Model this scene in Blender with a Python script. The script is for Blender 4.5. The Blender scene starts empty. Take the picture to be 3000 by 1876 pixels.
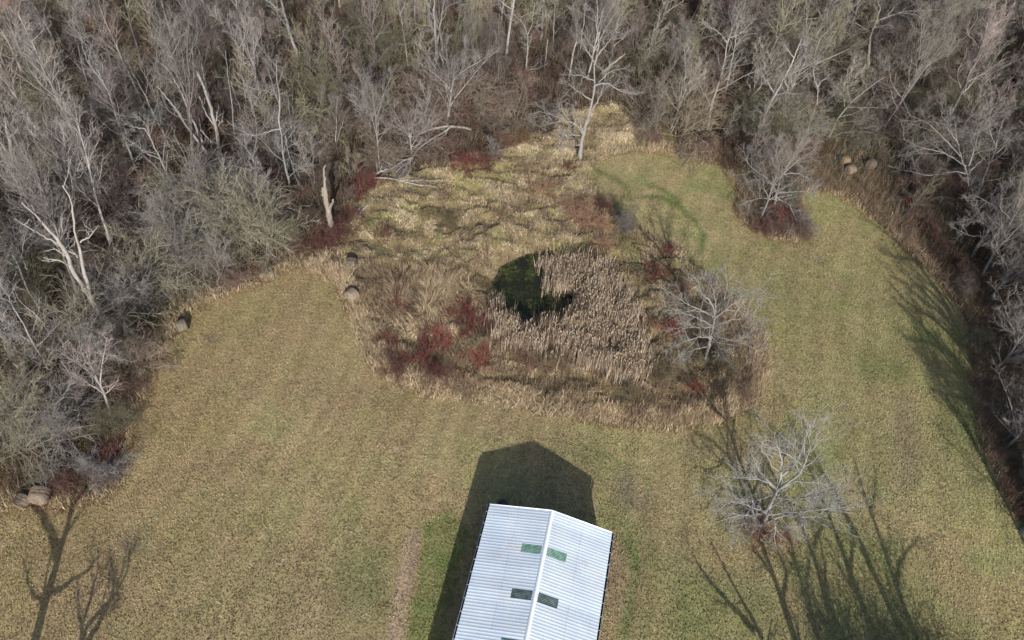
import bpy, math
import numpy as np
from mathutils import Matrix

# ------------------------------------------------------------------ camera, world, sun, exposure
FPX, TH, ROLL, H = 2408.86, .8557, .1149, 58.0
_c, _s, _cr, _sr = math.cos(TH), math.sin(TH), math.cos(ROLL), math.sin(ROLL)
CF = np.array([0, _c, -_s]); _r0 = np.array([1., 0, 0]); _u0 = np.array([0, _s, _c])
CR = _cr*_r0 + _sr*_u0; CU = -_sr*_r0 + _cr*_u0
sc = bpy.context.scene
COL = sc.collection
cam = bpy.data.cameras.new('camera'); co = bpy.data.objects.new('camera', cam); COL.objects.link(co)
cam.sensor_width = 36; cam.lens = FPX/3000*36; cam.clip_start = 1; cam.clip_end = 5000
M4 = Matrix(((CR[0], CU[0], -CF[0], 0), (CR[1], CU[1], -CF[1], 0), (CR[2], CU[2], -CF[2], H), (0, 0, 0, 1)))
co.matrix_world = M4
sc.camera = co
sc.render.resolution_x, sc.render.resolution_y = 1024, 640
sc.view_settings.view_transform = 'Standard'; sc.view_settings.look = 'None'
sc.view_settings.exposure = 0.32; sc.view_settings.gamma = 1
SH = np.array([-.3363, 1.8904])                    # shadow offset on the ground per metre of height
SUND = np.array([-SH[0], -SH[1], 1.]); SUND /= np.linalg.norm(SUND)
EL = math.asin(SUND[2]); AZ = math.atan2(SUND[0], SUND[1])
w = bpy.data.worlds.new('World'); sc.world = w; w.use_nodes = True
nt = w.node_tree; sky = nt.nodes.new('ShaderNodeTexSky'); sky.sky_type = 'NISHITA'; sky.sun_disc = False
sky.sun_elevation = EL; sky.sun_rotation = AZ; sky.altitude = 300; sky.dust_density = 2.5; sky.air_density = .9
nt.links.new(sky.outputs[0], nt.nodes['Background'].inputs[0]); nt.nodes['Background'].inputs[1].default_value = .122
sl = bpy.data.lights.new('sun', 'SUN'); sl.energy = 4.7; sl.angle = math.radians(.53); sl.color = (1, .955, .885)
so = bpy.data.objects.new('sun', sl); COL.objects.link(so)
so.rotation_euler = (math.pi/2-EL, 0, math.pi-AZ)
so.location = (0, -50, 80)
sc.cycles.max_bounces = 4; sc.cycles.diffuse_bounces = 2; sc.cycles.glossy_bounces = 2
sc.cycles.transparent_max_bounces = 4

# ------------------------------------------------------------------ helpers
def ray(x, y):
    return CF + CR*(x-1500)/FPX - CU*(y-938)/FPX
def gp(x, y, h=0.):
    d = ray(x, y); return np.array([0, 0, H]) + d*((h-H)/d[2])
def lift(x, y, Y):                                   # the point seen at (x, y) that stands at distance Y north
    d = ray(x, y); return np.array([0, 0, H]) + d*(Y/d[1])
def project(P):
    d = np.asarray(P, float) - np.array([0, 0, H]); z = d@CF
    return 1500+FPX*(d@CR)/z, 938-FPX*(d@CU)/z
OV = 3000/2418
def ovp(poly): return np.array([gp(a*OV, b*OV)[:2] for a, b in poly])
def ovp13(poly): return np.array([gp(a*OV, b*OV, 1.7)[:2] for a, b in poly])
def inpoly(P, poly):
    x, y = P[..., 0], P[..., 1]; r = np.zeros(x.shape, bool); n = len(poly)
    for i in range(n):
        x0, y0 = poly[i]; x1, y1 = poly[(i+1) % n]
        c = (y0 > y) != (y1 > y)
        r ^= c & (x < (x1-x0)*(y-y0)/((y1-y0) if y1 != y0 else 1e-9)+x0)
    return r
def polydist(P, poly, closed=True):                  # distance to an outline
    d = np.full(P.shape[:-1], 1e9); n = len(poly)
    for i in range(n if closed else n-1):
        a = np.array(poly[i], float); b = np.array(poly[(i+1) % n], float); ab = b-a
        t = np.clip(((P-a)@ab)/(ab@ab+1e-12), 0, 1)
        d = np.minimum(d, np.hypot(*np.moveaxis(P-(a+t[..., None]*ab), -1, 0)))
    return d
_lat = np.random.default_rng(5).random((256, 256))
def vnoise(x, y, sc_=1.):
    x = np.asarray(x)/sc_+1000; y = np.asarray(y)/sc_+1000
    xi = np.floor(x).astype(int); yi = np.floor(y).astype(int); fx = x-xi; fy = y-yi
    fx = fx*fx*(3-2*fx); fy = fy*fy*(3-2*fy); g = lambda a, b: _lat[a % 256, b % 256]
    return (g(xi, yi)*(1-fx)+g(xi+1, yi)*fx)*(1-fy)+(g(xi, yi+1)*(1-fx)+g(xi+1, yi+1)*fx)*fy
def fbm(x, y, s, o=3):
    r = 0; a = 1; t = 0
    for k in range(o): r = r+a*vnoise(x+k*37.1, y-k*19.7, s/2**k); t += a; a *= .5
    return r/t
def ss(a, b, x): t = np.clip((x-a)/(b-a), 0, 1); return t*t*(3-2*t)
def norm(v): return v/(np.linalg.norm(v, axis=-1, keepdims=True)+1e-9)

def mesh_np(name, V, quads=None, tris=None, col=None, smooth=False, mats=()):
    me = bpy.data.meshes.new(name)
    q = np.zeros((0, 4), int) if quads is None else np.asarray(quads, int).reshape(-1, 4)
    t = np.zeros((0, 3), int) if tris is None else np.asarray(tris, int).reshape(-1, 3)
    V = np.asarray(V, np.float32)
    me.vertices.add(len(V)); me.vertices.foreach_set('co', V.ravel())
    me.loops.add(q.size+t.size); me.loops.foreach_set('vertex_index', np.concatenate([q.ravel(), t.ravel()]).astype(np.int32))
    me.polygons.add(len(q)+len(t))
    st = np.concatenate([np.arange(len(q))*4, q.size+np.arange(len(t))*3]).astype(np.int32)
    me.polygons.foreach_set('loop_start', st)
    if smooth: me.polygons.foreach_set('use_smooth', np.ones(len(q)+len(t), bool))
    if col is not None:
        a = me.color_attributes.new('Col', 'FLOAT_COLOR', 'POINT')
        c = np.ones((len(V), 4), np.float32); c[:, :3] = col; a.data.foreach_set('color', c.ravel())
    for m in mats: me.materials.append(m)
    me.update(calc_edges=True); me.validate()
    return me
def link(name, me, parent=None, loc=None):
    o = bpy.data.objects.new(name, me); COL.objects.link(o)
    if parent is not None: o.parent = parent
    if loc is not None: o.location = loc
    return o
def tag(o, label=None, cat=None, group=None, kind=None):
    for k, v in (('label', label), ('category', cat), ('group', group), ('kind', kind)):
        if v: o[k] = v
    return o
class Geo:                                            # collects pieces of one part
    def __init__(s): s.V = []; s.Q = []; s.T = []; s.n = 0
    def add(s, V, Q=None, T=None):
        V = np.asarray(V, float).reshape(-1, 3)
        if Q is not None and len(Q): s.Q.append(np.asarray(Q, int)+s.n)
        if T is not None and len(T): s.T.append(np.asarray(T, int)+s.n)
        s.V.append(V); s.n += len(V)
    def mesh(s, name, mats=(), smooth=False, col=None):
        return mesh_np(name, np.concatenate(s.V), np.concatenate(s.Q) if s.Q else None, np.concatenate(s.T) if s.T else None, smooth=smooth, mats=mats, col=col)
    def box(s, c, X, Y, Z):                           # centre and three half-vectors
        c, X, Y, Z = [np.asarray(a, float) for a in (c, X, Y, Z)]
        V = [c+i*X+j*Y+k*Z for k in (-1, 1) for j in (-1, 1) for i in (-1, 1)]
        s.add(V, [(0, 2, 3, 1), (4, 5, 7, 6), (0, 1, 5, 4), (2, 6, 7, 3), (0, 4, 6, 2), (1, 3, 7, 5)])
def tubes(G, P, R, sides, rng, cap=False):            # P (M,N,3), R (M,N)
    P = np.asarray(P, float); R = np.asarray(R, float); M, N = P.shape[:2]
    if M == 0: return
    T = np.gradient(P, axis=1) if N > 1 else P
    T = norm(T); ref = norm(rng.normal(size=(M, 1, 3))); mt = norm(T.mean(1, keepdims=True))
    ref = norm(ref-(ref*mt).sum(-1, keepdims=True)*mt)
    A = norm(ref-(ref*T).sum(-1, keepdims=True)*T); B = np.cross(T, A)
    an = np.arange(sides)*2*math.pi/sides
    Rj = R[:, :, None, None]*(1+.13*rng.normal(size=(M, N, sides, 1)) if sides >= 7 else 1.)
    ring = P[:, :, None]+Rj*(np.cos(an)[:, None]*A[:, :, None]+np.sin(an)[:, None]*B[:, :, None])
    V = ring.reshape(-1, 3)
    m = np.arange(M)[:, None, None]*N*sides; i = np.arange(N-1)[None, :, None]*sides; j = np.arange(sides)[None, None]
    j2 = (j+1) % sides
    Q = np.stack([m+i+j, m+i+j2, m+i+sides+j2, m+i+sides+j], -1).reshape(-1, 4)
    Tt = None
    if cap:
        tip = P[:, -1]+T[:, -1]*R[:, -1:]*.7; base = len(V); V = np.concatenate([V, tip])
        mm = np.arange(M)[:, None]*N*sides+(N-1)*sides; jj = np.arange(sides)[None]
        Tt = np.stack([mm+jj, mm+(jj+1) % sides, np.broadcast_to(base+np.arange(M)[:, None], (M, sides))], -1).reshape(-1, 3)
    G.add(V, Q, Tt)
def sprout(P, R, K, rng, t0=.2, t1=1., ang=45, asd=12, lr=.5, taper=.55, N=5, up=.1, wob=.12, rr=.6, rmin=.012, lmin=.15, flat=0., tipr=.35):
    P = np.asarray(P, float); R = np.asarray(R, float); M, n = P.shape[:2]
    t = t0+(t1-t0)*(np.arange(K)[None]+rng.random((M, K)))/K
    f = np.clip(t, 0, .999)*(n-1); i = f.astype(int); fr = (f-i)[..., None]; m = np.arange(M)[:, None]
    pos = P[m, i]*(1-fr)+P[m, i+1]*fr; tan = norm(P[m, i+1]-P[m, i]); r = (R[m, i]*(1-fr[..., 0])+R[m, i+1]*fr[..., 0])*rr
    L = np.linalg.norm(np.diff(P, axis=1), axis=-1).sum(1)[:, None]
    ln = np.maximum(L*lr*(1-taper*(t-t0)/(1-t0+1e-6))*(.65+.7*rng.random((M, K))), lmin)
    v = rng.normal(size=(M, K, 3)); v[..., 2] *= (1-flat); v = norm(v-(v*tan).sum(-1, keepdims=True)*tan)
    a = np.radians(ang+asd*rng.normal(size=(M, K)))[..., None]
    d = norm(tan*np.cos(a)+v*np.sin(a)).reshape(-1, 3); pos = pos.reshape(-1, 3); ln = ln.reshape(-1); r = np.maximum(r.reshape(-1), rmin)
    pts = [pos]; st = (ln/(N-1))[:, None]
    for k in range(N-1):
        d = norm(d+np.array([0, 0, up])+wob*rng.normal(size=d.shape)); pts.append(pts[-1]+d*st)
    Pn = np.stack(pts, 1); Rn = np.maximum(r[:, None]*np.linspace(1, tipr, N)[None], rmin*.7)
    return Pn, Rn
def resample(pts, N, rng=None, wob=0.):
    pts = np.asarray(pts, float); s = np.r_[0, np.cumsum(np.linalg.norm(np.diff(pts, axis=0), axis=1))]
    # smooth cubic-ish interpolation
    u = np.linspace(0, s[-1], N); q = np.stack([np.interp(u, s, pts[:, k]) for k in range(3)], 1)
    for _ in range(2): q[1:-1] = .25*q[:-2]+.5*q[1:-1]+.25*q[2:]
    if rng is not None and wob: q[1:-1] += rng.normal(size=(N-2, 3))*wob
    return q

# ------------------------------------------------------------------ materials
def mat(name):
    m = bpy.data.materials.new(name); m.use_nodes = True
    nt = m.node_tree; b = nt.nodes['Principled BSDF']; b.inputs['Roughness'].default_value = .9
    b.inputs['Specular IOR Level'].default_value = .15
    return m, nt, b
def N(nt, t, **k):
    n = nt.nodes.new(t)
    for a, v in k.items(): setattr(n, a, v)
    return n
def noise(nt, scale, detail=4, rough=.6, vec=None, dist=0):
    n = N(nt, 'ShaderNodeTexNoise'); n.inputs['Scale'].default_value = scale; n.inputs['Detail'].default_value = detail
    n.inputs['Roughness'].default_value = rough; n.inputs['Distortion'].default_value = dist
    if vec is None:
        tc = N(nt, 'ShaderNodeTexCoord'); vec = tc.outputs['Object']
    nt.links.new(vec, n.inputs['Vector']); return n
def ramp(nt, fac, stops):
    r = N(nt, 'ShaderNodeValToRGB'); e = r.color_ramp.elements
    while len(e) < len(stops): e.new(.5)
    for el, (p, c) in zip(e, stops): el.position = p; el.color = (c[0], c[1], c[2], 1) if hasattr(c, '__len__') else (c, c, c, 1)
    nt.links.new(fac, r.inputs[0]); return r
def mul(nt, a, b, mode='MULTIPLY', fac=1.):
    m = N(nt, 'ShaderNodeMix', data_type='RGBA', blend_type=mode)
    m.inputs[0].default_value = fac
    for s, i in ((a, 6), (b, 7)):
        if hasattr(s, 'links'): nt.links.new(s, m.inputs[i])
        else: m.inputs[i].default_value = (*s, 1)
    return m.outputs[2]
def bump(nt, h, b, strength, dist):
    n = N(nt, 'ShaderNodeBump'); n.inputs['Strength'].default_value = strength; n.inputs['Distance'].default_value = dist
    nt.links.new(h, n.inputs['Height']); nt.links.new(n.outputs[0], b.inputs['Normal']); return n
# ground: painted-on plant cover colours (real albedo) times grain
m_ground, nt, b = mat('ground_cover')
at = N(nt, 'ShaderNodeAttribute', attribute_name='Col')
n1 = noise(nt, 1.1, 6, .7); n2 = noise(nt, 5.5, 5, .75, dist=.6); n3 = noise(nt, .16, 5, .6)
c = mul(nt, at.outputs['Color'], ramp(nt, n1.outputs[0], [(.3, .8), (.7, 1.2)]).outputs[0])
c = mul(nt, c, ramp(nt, n2.outputs[0], [(.28, (.52, .55, .5)), (.5, (1., .98, .96)), (.72, (1.6, 1.5, 1.42))]).outputs[0])
c = mul(nt, c, ramp(nt, n3.outputs[0], [(.35, (.96, 1.04, .9)), (.65, (1.05, .99, 1.06))]).outputs[0])
nt.links.new(c, b.inputs['Base Color'])
add = N(nt, 'ShaderNodeMath', operation='ADD'); nt.links.new(n1.outputs[0], add.inputs[0]); nt.links.new(n2.outputs[0], add.inputs[1])
bump(nt, add.outputs[0], b, .55, .16)
m_blade, nt, b = mat('dry_blades')
at = N(nt, 'ShaderNodeAttribute', attribute_name='Col'); nt.links.new(at.outputs['Color'], b.inputs['Base Color'])
def bark_mat(name, lo, hi, sc_=2.5):
    m, nt, b = mat(name); oi = N(nt, 'ShaderNodeObjectInfo'); n = noise(nt, sc_, 6, .7)
    mp = N(nt, 'ShaderNodeMapping'); mp.inputs['Scale'].default_value = (3, 3, .7)
    tc = N(nt, 'ShaderNodeTexCoord'); nt.links.new(tc.outputs['Object'], mp.inputs[0]); nt.links.new(mp.outputs[0], n.inputs['Vector'])
    c = mul(nt, oi.outputs['Color'], ramp(nt, n.outputs[0], [(.3, lo), (.7, hi)]).outputs[0])
    nt.links.new(c, b.inputs['Base Color']); bump(nt, n.outputs[0], b, .6, .05); return m
m_bark = bark_mat('furrowed_bark', .62, 1.25)
m_dead = bark_mat('weathered_dead_wood', (.6, .57, .52), (1.15, 1.12, 1.1), 1.6)
m_twig, nt, b = mat('twigs'); oi = N(nt, 'ShaderNodeObjectInfo'); n = noise(nt, .7, 3)
nt.links.new(mul(nt, oi.outputs['Color'], ramp(nt, n.outputs[0], [(.3, .75), (.7, 1.25)]).outputs[0]), b.inputs['Base Color'])

# ------------------------------------------------------------------ plan of the place (ground outlines)
LAWN = ovp([(-700, 2300), (-500, 1300), (0, 1212), (70, 1196), (150, 1202), (240, 1190), (290, 1150), (302, 1060), (322, 960), (350, 900), (385, 840), (410, 795), (452, 745), (480, 722), (560, 690),
            (640, 655), (700, 632), (760, 640), (795, 665), (810, 700), (835, 745), (850, 790), (875, 850), (915, 895), (1000, 925), (1150, 945), (1300, 972), (1500, 1008), (1600, 1008), (1700, 992),
            (1772, 960), (1808, 880), (1800, 800), (1765, 750), (1700, 690), (1655, 640), (1610, 600), (1545, 560), (1480, 520), (1420, 480), (1392, 450), (1385, 415), (1400, 385), (1440, 366), (1510, 358),
            (1590, 366), (1650, 380), (1700, 395), (1735, 425), (1745, 470), (1738, 505), (1770, 540), (1820, 568), (1880, 572), (1912, 556), (1900, 500), (1890, 450), (1940, 452), (2000, 470), (2060, 515),
            (2110, 560), (2150, 600), (2210, 660), (2262, 720), (2290, 790), (2300, 880), (2308, 980), (2322, 1060), (2350, 1130), (2380, 1190), (2430, 1260), (2600, 1500), (2900, 2300)])
ROUGH = ovp([(735, 640), (750, 590), (820, 520), (835, 480), (900, 430), (1000, 395), (1100, 370), (1200, 345), (1290, 310), (1330, 260), (1450, 240), (1510, 300), (1500, 345), (1440, 362), (1385, 410),
             (1392, 450), (1420, 480), (1480, 520), (1545, 560), (1610, 600), (1655, 640), (1700, 690), (1765, 750), (1802, 800), (1810, 880), (1774, 962), (1700, 994), (1600, 1010), (1500, 1010), (1300, 974),
             (1150, 947), (1000, 927), (912, 897), (870, 850), (845, 790), (832, 745), (808, 700), (790, 665)])
POND = ovp([(1190, 628), (1222, 612), (1250, 598), (1300, 592), (1310, 615), (1345, 640), (1360, 680), (1350, 720), (1300, 745), (1255, 752), (1215, 745), (1190, 720), (1172, 690), (1172, 655)])
REEDS = [ovp13([(1262, 590), (1300, 585), (1360, 590), (1420, 600), (1470, 640), (1505, 690), (1525, 750), (1540, 800), (1538, 870), (1490, 895), (1410, 862), (1330, 838), (1260, 828), (1195, 820), (1160, 785),
              (1200, 742), (1225, 752), (1262, 750), (1300, 748), (1345, 738), (1358, 705), (1346, 678), (1318, 670), (1288, 655), (1296, 630), (1300, 610), (1262, 603)]),
         ovp13([(1150, 710), (1162, 690), (1185, 680), (1200, 690), (1196, 710), (1202, 730), (1215, 755), (1205, 790), (1160, 785), (1135, 740)]),
         ovp13([(1440, 800), (1520, 790), (1540, 850), (1500, 885), (1440, 860)])]
BENT = ovp([(910, 690), (950, 660), (1000, 650), (1050, 645), (1060, 665), (1090, 680), (1080, 720), (1050, 760), (1000, 790), (960, 780), (930, 740)])
ISLE = ovp([(1735, 515), (1760, 480), (1850, 440), (1890, 470), (1912, 560), (1860, 578), (1790, 562)])
ISLE2 = ovp([(1755, 1190), (1800, 1180), (1850, 1210), (1860, 1280), (1830, 1330), (1780, 1300)])
STRIP = ovp([(962, 1245), (1000, 1245), (985, 1330), (960, 1440), (945, 1560), (905, 1560), (925, 1440)])
GREENS = ovp([(1000, 1240), (1060, 1200), (1110, 1250), (1080, 1380), (1030, 1560), (950, 1560), (985, 1380)])
def ground_h(P):
    x, y = P[..., 0], P[..., 1]
    d = polydist(P, POND); s = np.where(inpoly(P, POND), d, -d)
    h = (fbm(x, y, 9, 2)-.5)*.22
    inr = ss(.2, 1.2, np.where(inpoly(P, ROUGH), polydist(P, ROUGH), -1))*ss(0, 1.5, -s)
    a = fbm(x*.42+y*.2, y-x*.12, .8, 2); lump = .27*ss(.44, .55, a)+.10*fbm(x+9, y, .6, 1)+.3*fbm(x, y-9, 4, 2)
    return h*ss(0, 4, -s) + lump*inr - .75*ss(-2.2, .7, s)
def gz(x, y): return float(ground_h(np.array([[x, y]], float))[0])

C_LAWN = np.array([.290, .246, .132]); C_GREEN = np.array([.105, .130, .050]); C_TAN = np.array([.32, .235, .125])
C_LITTER = np.array([.066, .045, .029]); C_ORANGE = np.array([.34, .19, .10]); C_ROUGH = np.array([.21, .17, .095]); C_MUD = np.array([.05, .045, .03])
def arc_mask(P, pts, wd):
    return np.exp(-(polydist(P, ovp(pts), False)/wd)**2)
def ground_col(P):
    x, y = P[..., 0], P[..., 1]; j = np.stack([fbm(x, y, 2.2, 3)-.5, fbm(x+50, y+9, 2.2, 3)-.5], -1)*1.6
    Q = P+j
    wl = ss(-.25, .45, np.where(inpoly(Q, LAWN), 1, -1)*polydist(Q, LAWN))[..., None]
    wr = ss(-.6, .6, np.where(inpoly(Q, ROUGH), 1, -1)*polydist(Q, ROUGH))[..., None]
    n8 = fbm(x, y, 8, 4)[..., None]; n3 = fbm(x+99, y, 2.6, 4)[..., None]; n25 = fbm(x-70, y+30, 24, 3)[..., None]
    lawn = C_LAWN*(.86+.28*n8)
    g = ss(.5, .8, .5*n8+.5*n3)*.3+.28*ss(.52, .78, n3)*ss(.45, .6, n25)
    lawn = lawn*(1-g)+C_GREEN*1.6*g
    tn = ss(.5, .72, 1-n3)*.45*ss(.4, .6, 1-n25); lawn = lawn*(1-tn)+np.array([.30, .225, .125])*tn
    # greener spots, tractor arcs, bare strip
    for pts, wd, k in (([(1410, 400), (1450, 422), (1478, 440), (1488, 472)], .38, .8), ([(1535, 440), (1565, 448), (1600, 475), (1622, 512)], .36, .75), ([(1505, 468), (1560, 465), (1600, 488), (1640, 520), (1662, 555), (1655, 600)], .34, .85), ([(1300, 1042), (1400, 1062), (1480, 1100), (1505, 1180)], .3, .45), ([(1300, 1062), (1390, 1080), (1460, 1120), (1485, 1190)], .3, .4), ([(1530, 1130), (1520, 1250), (1500, 1400), (1480, 1540)], .25, .35),
                       ([(1390, 450), (1395, 480), (1440, 520)], .9, .3), ([(1470, 1275), (1503, 1320), (1500, 1380), (1475, 1500)], .5, .9), ([(1300, 1080), (1400, 1100), (1470, 1160)], 2., .3),
                       ([(2060, 860), (2100, 870)], 2.5, .45), ([(2170, 760), (2250, 900), (2300, 1000)], 3.5, .3), ([(2280, 1000), (2310, 1090)], 2.5, .35), ([(850, 1340), (870, 1400)], 2.5, .4), ([(320, 1300), (330, 1310)], 1.2, .5),
                       ([(1430, 1240), (1500, 1300)], 1.5, .4), ([(1600, 1420), (1900, 1480), (2100, 1440)], 5., .4)):
        a = (arc_mask(P, pts, wd)*k)[..., None]*(.5+.9*n3); a = np.clip(a, 0, 1); lawn = lawn*(1-a)+C_GREEN*1.15*a
    a = (ss(-.3, .3, np.where(inpoly(P+j*.3, GREENS), 1, -1)*polydist(P, GREENS)))[..., None]*np.clip(.35+.9*n3, 0, 1); lawn = lawn*(1-a)+np.array([.135, .175, .055])*a
    a = (ss(-.25, .25, np.where(inpoly(P+j*.25, STRIP), 1, -1)*polydist(P, STRIP)))[..., None]*.9; lawn = lawn*(1-a)+np.array([.33, .26, .18])*a
    for pts, wd, k in (([(1480, 1140), (1485, 1180), (1510, 1190)], .9, .5), ([(1450, 1300), (1448, 1420)], .8, .5), ([(1930, 610), (1935, 612)], .9, .5), ([(495, 800), (500, 802)], .7, .8), ([(300, 1280), (310, 1285)], 1.0, .5), ([(2130, 950), (2140, 1130)], .9, .35)):
        a = (arc_mask(P, pts, wd)*k)[..., None]; lawn = lawn*(1-a)+np.array([.17, .14, .115])*a
    lw = ss(14, 0, x+40+.0*y)*0+ss(-14, -32, x-(y-45)*.0)      # west side: leaf-strewn, browner
    lawn = lawn*(1-.35*lw[..., None])+np.array([.25, .19, .10])*.35*lw[..., None]
    for pts, wd, k in (([(1455, 1260), (1452, 1400), (1438, 1530)], .45, .55), ([(1530, 1200), (1515, 1350), (1490, 1530)], .3, .4), ([(1300, 1052), (1400, 1072), (1490, 1115), (1520, 1190)], .25, .4)):
        a = (arc_mask(P, pts, wd)*k)[..., None]; lawn = lawn*(1-a)+np.array([.30, .22, .135])*a
    we = ss(14, -8, x)[..., None]; lawn = lawn*(1+we*(np.array([1.015, .99, 1.02])-1)); ea = ss(14, 30, x)[..., None]; lawn = lawn*(1+ea*(np.array([.97, 1.0, .95])-1))
    mow = .5+.5*np.sin((x*.96-y*.22+1.6*fbm(x, y, 20, 2)*4)*2*math.pi/2.4); lawn = lawn*(.94+.12*mow[..., None])
    rough = C_ROUGH*(.75+.5*n3); gg = ss(.6, .8, n8)*.35; rough = rough*(1-gg)+C_GREEN*1.2*gg
    lit = C_LITTER*(.6+.8*n3)
    ov_o = np.exp(-(np.hypot(x+66, y-97)/20)**2)[..., None]; ov_g = ss(20, 60, x)[..., None]*.4*ss(.4, .6, n8)
    lit = lit*(1-ov_o)+C_ORANGE*(.8+.4*n3)*ov_o; lit = lit*(1-ov_g)+C_GREEN*ov_g
    edge = np.exp(-(polydist(P, LAWN)/np.where(x > 12, 4.5, 2.2))**2)[..., None]*(1-wl); lit = lit*(1-edge*.8)+C_TAN*(.7+.5*n3)*edge*.8
    c = lit*(1-wr)+rough*wr; c = c*(1-wl)+lawn*wl
    s = np.where(inpoly(P, POND), 1, -1)*polydist(P, POND); k = ss(-.8, .2, s)[..., None]
    return c*(1-k)+C_MUD*k
# ------------------------------------------------------------------ the ground
rng = np.random.default_rng(11)
gx = np.concatenate([[-2500, -900, -400, -220, -150], np.arange(-112, 112.01, .3), [150, 220, 400, 900, 2500]])
gy = np.concatenate([[-2500, -600, -200, -60, -15], np.arange(2, 152.01, .3), [170, 200, 300, 600, 1200, 3500]])
XX, YY = np.meshgrid(gx, gy); PP = np.stack([XX, YY], -1)
near = (abs(XX) < 113) & (YY > 0) & (YY < 153)
ZZ = np.where(near, 0., 0.); ZZ[near] = ground_h(PP[near]); ZZ -= .0
CC = np.empty(PP.shape[:2]+(3,)); CC[near] = ground_col(PP[near]); CC[~near] = C_LITTER*.9
nx, ny = len(gx), len(gy); i = np.arange(ny-1)[:, None]*nx; j = np.arange(nx-1)[None]
Q = np.stack([i+j, i+j+1, i+nx+j+1, i+nx+j], -1).reshape(-1, 4)
go = link('ground', mesh_np('ground', np.dstack([XX, YY, ZZ]).reshape(-1, 3), Q, col=CC.reshape(-1, 3), smooth=True, mats=[m_ground])); tag(go, kind='structure')
# pond water
m_water, nt, b = mat('pond_water')
n = noise(nt, .55, 5, .6); n2 = noise(nt, 4., 4, .6, dist=1.)
mm = N(nt, 'ShaderNodeMath', operation='MULTIPLY'); nt.links.new(n.outputs[0], mm.inputs[0]); nt.links.new(n2.outputs[0], mm.inputs[1])
r = ramp(nt, mm.outputs[0], [(.2, (.016, .017, .010)), (.28, (.035, .040, .014)), (.36, (.085, .095, .025))])
nt.links.new(r.outputs[0], b.inputs['Base Color']); b.inputs['Roughness'].default_value = .12; b.inputs['Specular IOR Level'].default_value = .22
bump(nt, n2.outputs[0], b, .08, .02)
pc = POND.mean(0); ring = pc+(POND-pc)*1.12
V = [(pc[0], pc[1], -.42)]+[(p[0], p[1], -.42) for p in ring]; k = len(ring)
tag(link('pond_water', mesh_np('pond_water', V, tris=[(0, i+1, (i+1) % k+1) for i in range(k)], mats=[m_water])), kind='structure')

# ------------------------------------------------------------------ grass, reeds, leaves (uncountable cover)
def scatter(poly_list, dens, rng, jitter=0.):
    out = []
    for poly in poly_list:
        lo, hi = poly.min(0)-jitter, poly.max(0)+jitter; n = int(dens*np.prod(hi-lo)); p = lo+rng.random((n, 2))*(hi-lo)
        q = p+rng.normal(size=p.shape)*jitter; out.append(p[inpoly(q, poly)])
    return np.concatenate(out)
def blades(name, base, dirn, length, width, lean, col, rng, up0=.5, matn=None, label=None):
    n = len(base); d = np.stack([np.cos(dirn), np.sin(dirn), 0*dirn], -1); z = np.array([0, 0, 1.])
    a0 = lean*up0; a1 = lean*1.35
    t0 = d*np.sin(a0)[:, None]+z*np.cos(a0)[:, None]; t1 = d*np.sin(a1)[:, None]+z*np.cos(a1)[:, None]
    mid = base+t0*(length*.5)[:, None]; tip = mid+t1*(length*.5)[:, None]
    sa = rng.random(n)*2*math.pi; s = np.stack([np.cos(sa), np.sin(sa), 0*sa], -1)*(width*.5)[:, None]
    V = np.stack([base-s, base+s, mid+s*.8, mid-s*.8, tip], 1).reshape(-1, 3)
    o = np.arange(n)*5; Q = np.stack([o, o+1, o+2, o+3], -1); T = np.stack([o+3, o+2, o+4], -1)
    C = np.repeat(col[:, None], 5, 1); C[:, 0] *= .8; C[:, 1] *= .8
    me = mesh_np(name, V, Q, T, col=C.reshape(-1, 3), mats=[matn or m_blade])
    return tag(link(name, me), label, name.replace('_', ' '), kind='stuff')
def tufts(P, nb, rng, spread=.16):
    k = np.repeat(np.arange(len(P)), nb); q = P[k]+rng.normal(size=(len(k), 2))*spread
    return k, np.c_[q, ground_h(q)-.03]
# tall matted grass in the rough patch: clumps that lie over in swirls
P = scatter([ROUGH], 26, rng, .35); inb = lambda q, L: np.any([inpoly(q, p) for p in L], 0)
P = P[~inpoly(P+rng.normal(size=P.shape)*.3+(fbm(P[:, 0], P[:, 1], .9, 2)-.5)[:, None]*1.3, POND) & ~inb(P, REEDS[:2])]
dn = ss(.4, .52, fbm(P[:, 0]*.42+P[:, 1]*.2, P[:, 1]-P[:, 0]*.12, .8, 2)); P = P[rng.random(len(P)) < .18+.95*dn]
k, B = tufts(P, 14, rng, .15)
flow = (fbm(P[:, 0], P[:, 1], 3.2, 2)*4*math.pi)[k]+rng.normal(size=len(k))*.55
tone = fbm(P[:, 0]+31, P[:, 1], 4.5, 3)[k]; t2 = fbm(P[:, 0]-31, P[:, 1]+5, 1.6, 2)[k]
ln = (.16+.30*rng.random(len(k)))*(.55+.9*tone)
pal = np.array([[.42, .345, .215], [.35, .285, .175], [.27, .26, .12], [.32, .235, .155], [.52, .44, .30], [.20, .15, .10]])
yb = P[k][:, 1]; green = ss(.5, .68, t2)*ss(54, 60, yb)*ss(78, 70, yb)*.6
ci = rng.choice(6, len(k), p=[.26, .25, .12, .17, .1, .1]); c = pal[ci]*((.65+.6*t2)*(.5+.85*rng.random(len(k))))[:, None]; pk = fbm(P[:, 0]+44, P[:, 1]-4, 2.2, 3)[k][:, None]; c = c*np.array([1.38, 1.37, 1.46])*(.66+.68*pk); br = ss(.52, .7, fbm(P[:, 0]-60, P[:, 1]+20, 3.5, 3))[k][:, None]*(.35+.45*ss(58, 50, yb))[:, None]; c = c*(1-br)+c*np.array([.74, .62, .56])*br
c = c*(1-green[:, None])+np.array([.25, .255, .085])*green[:, None]
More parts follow.
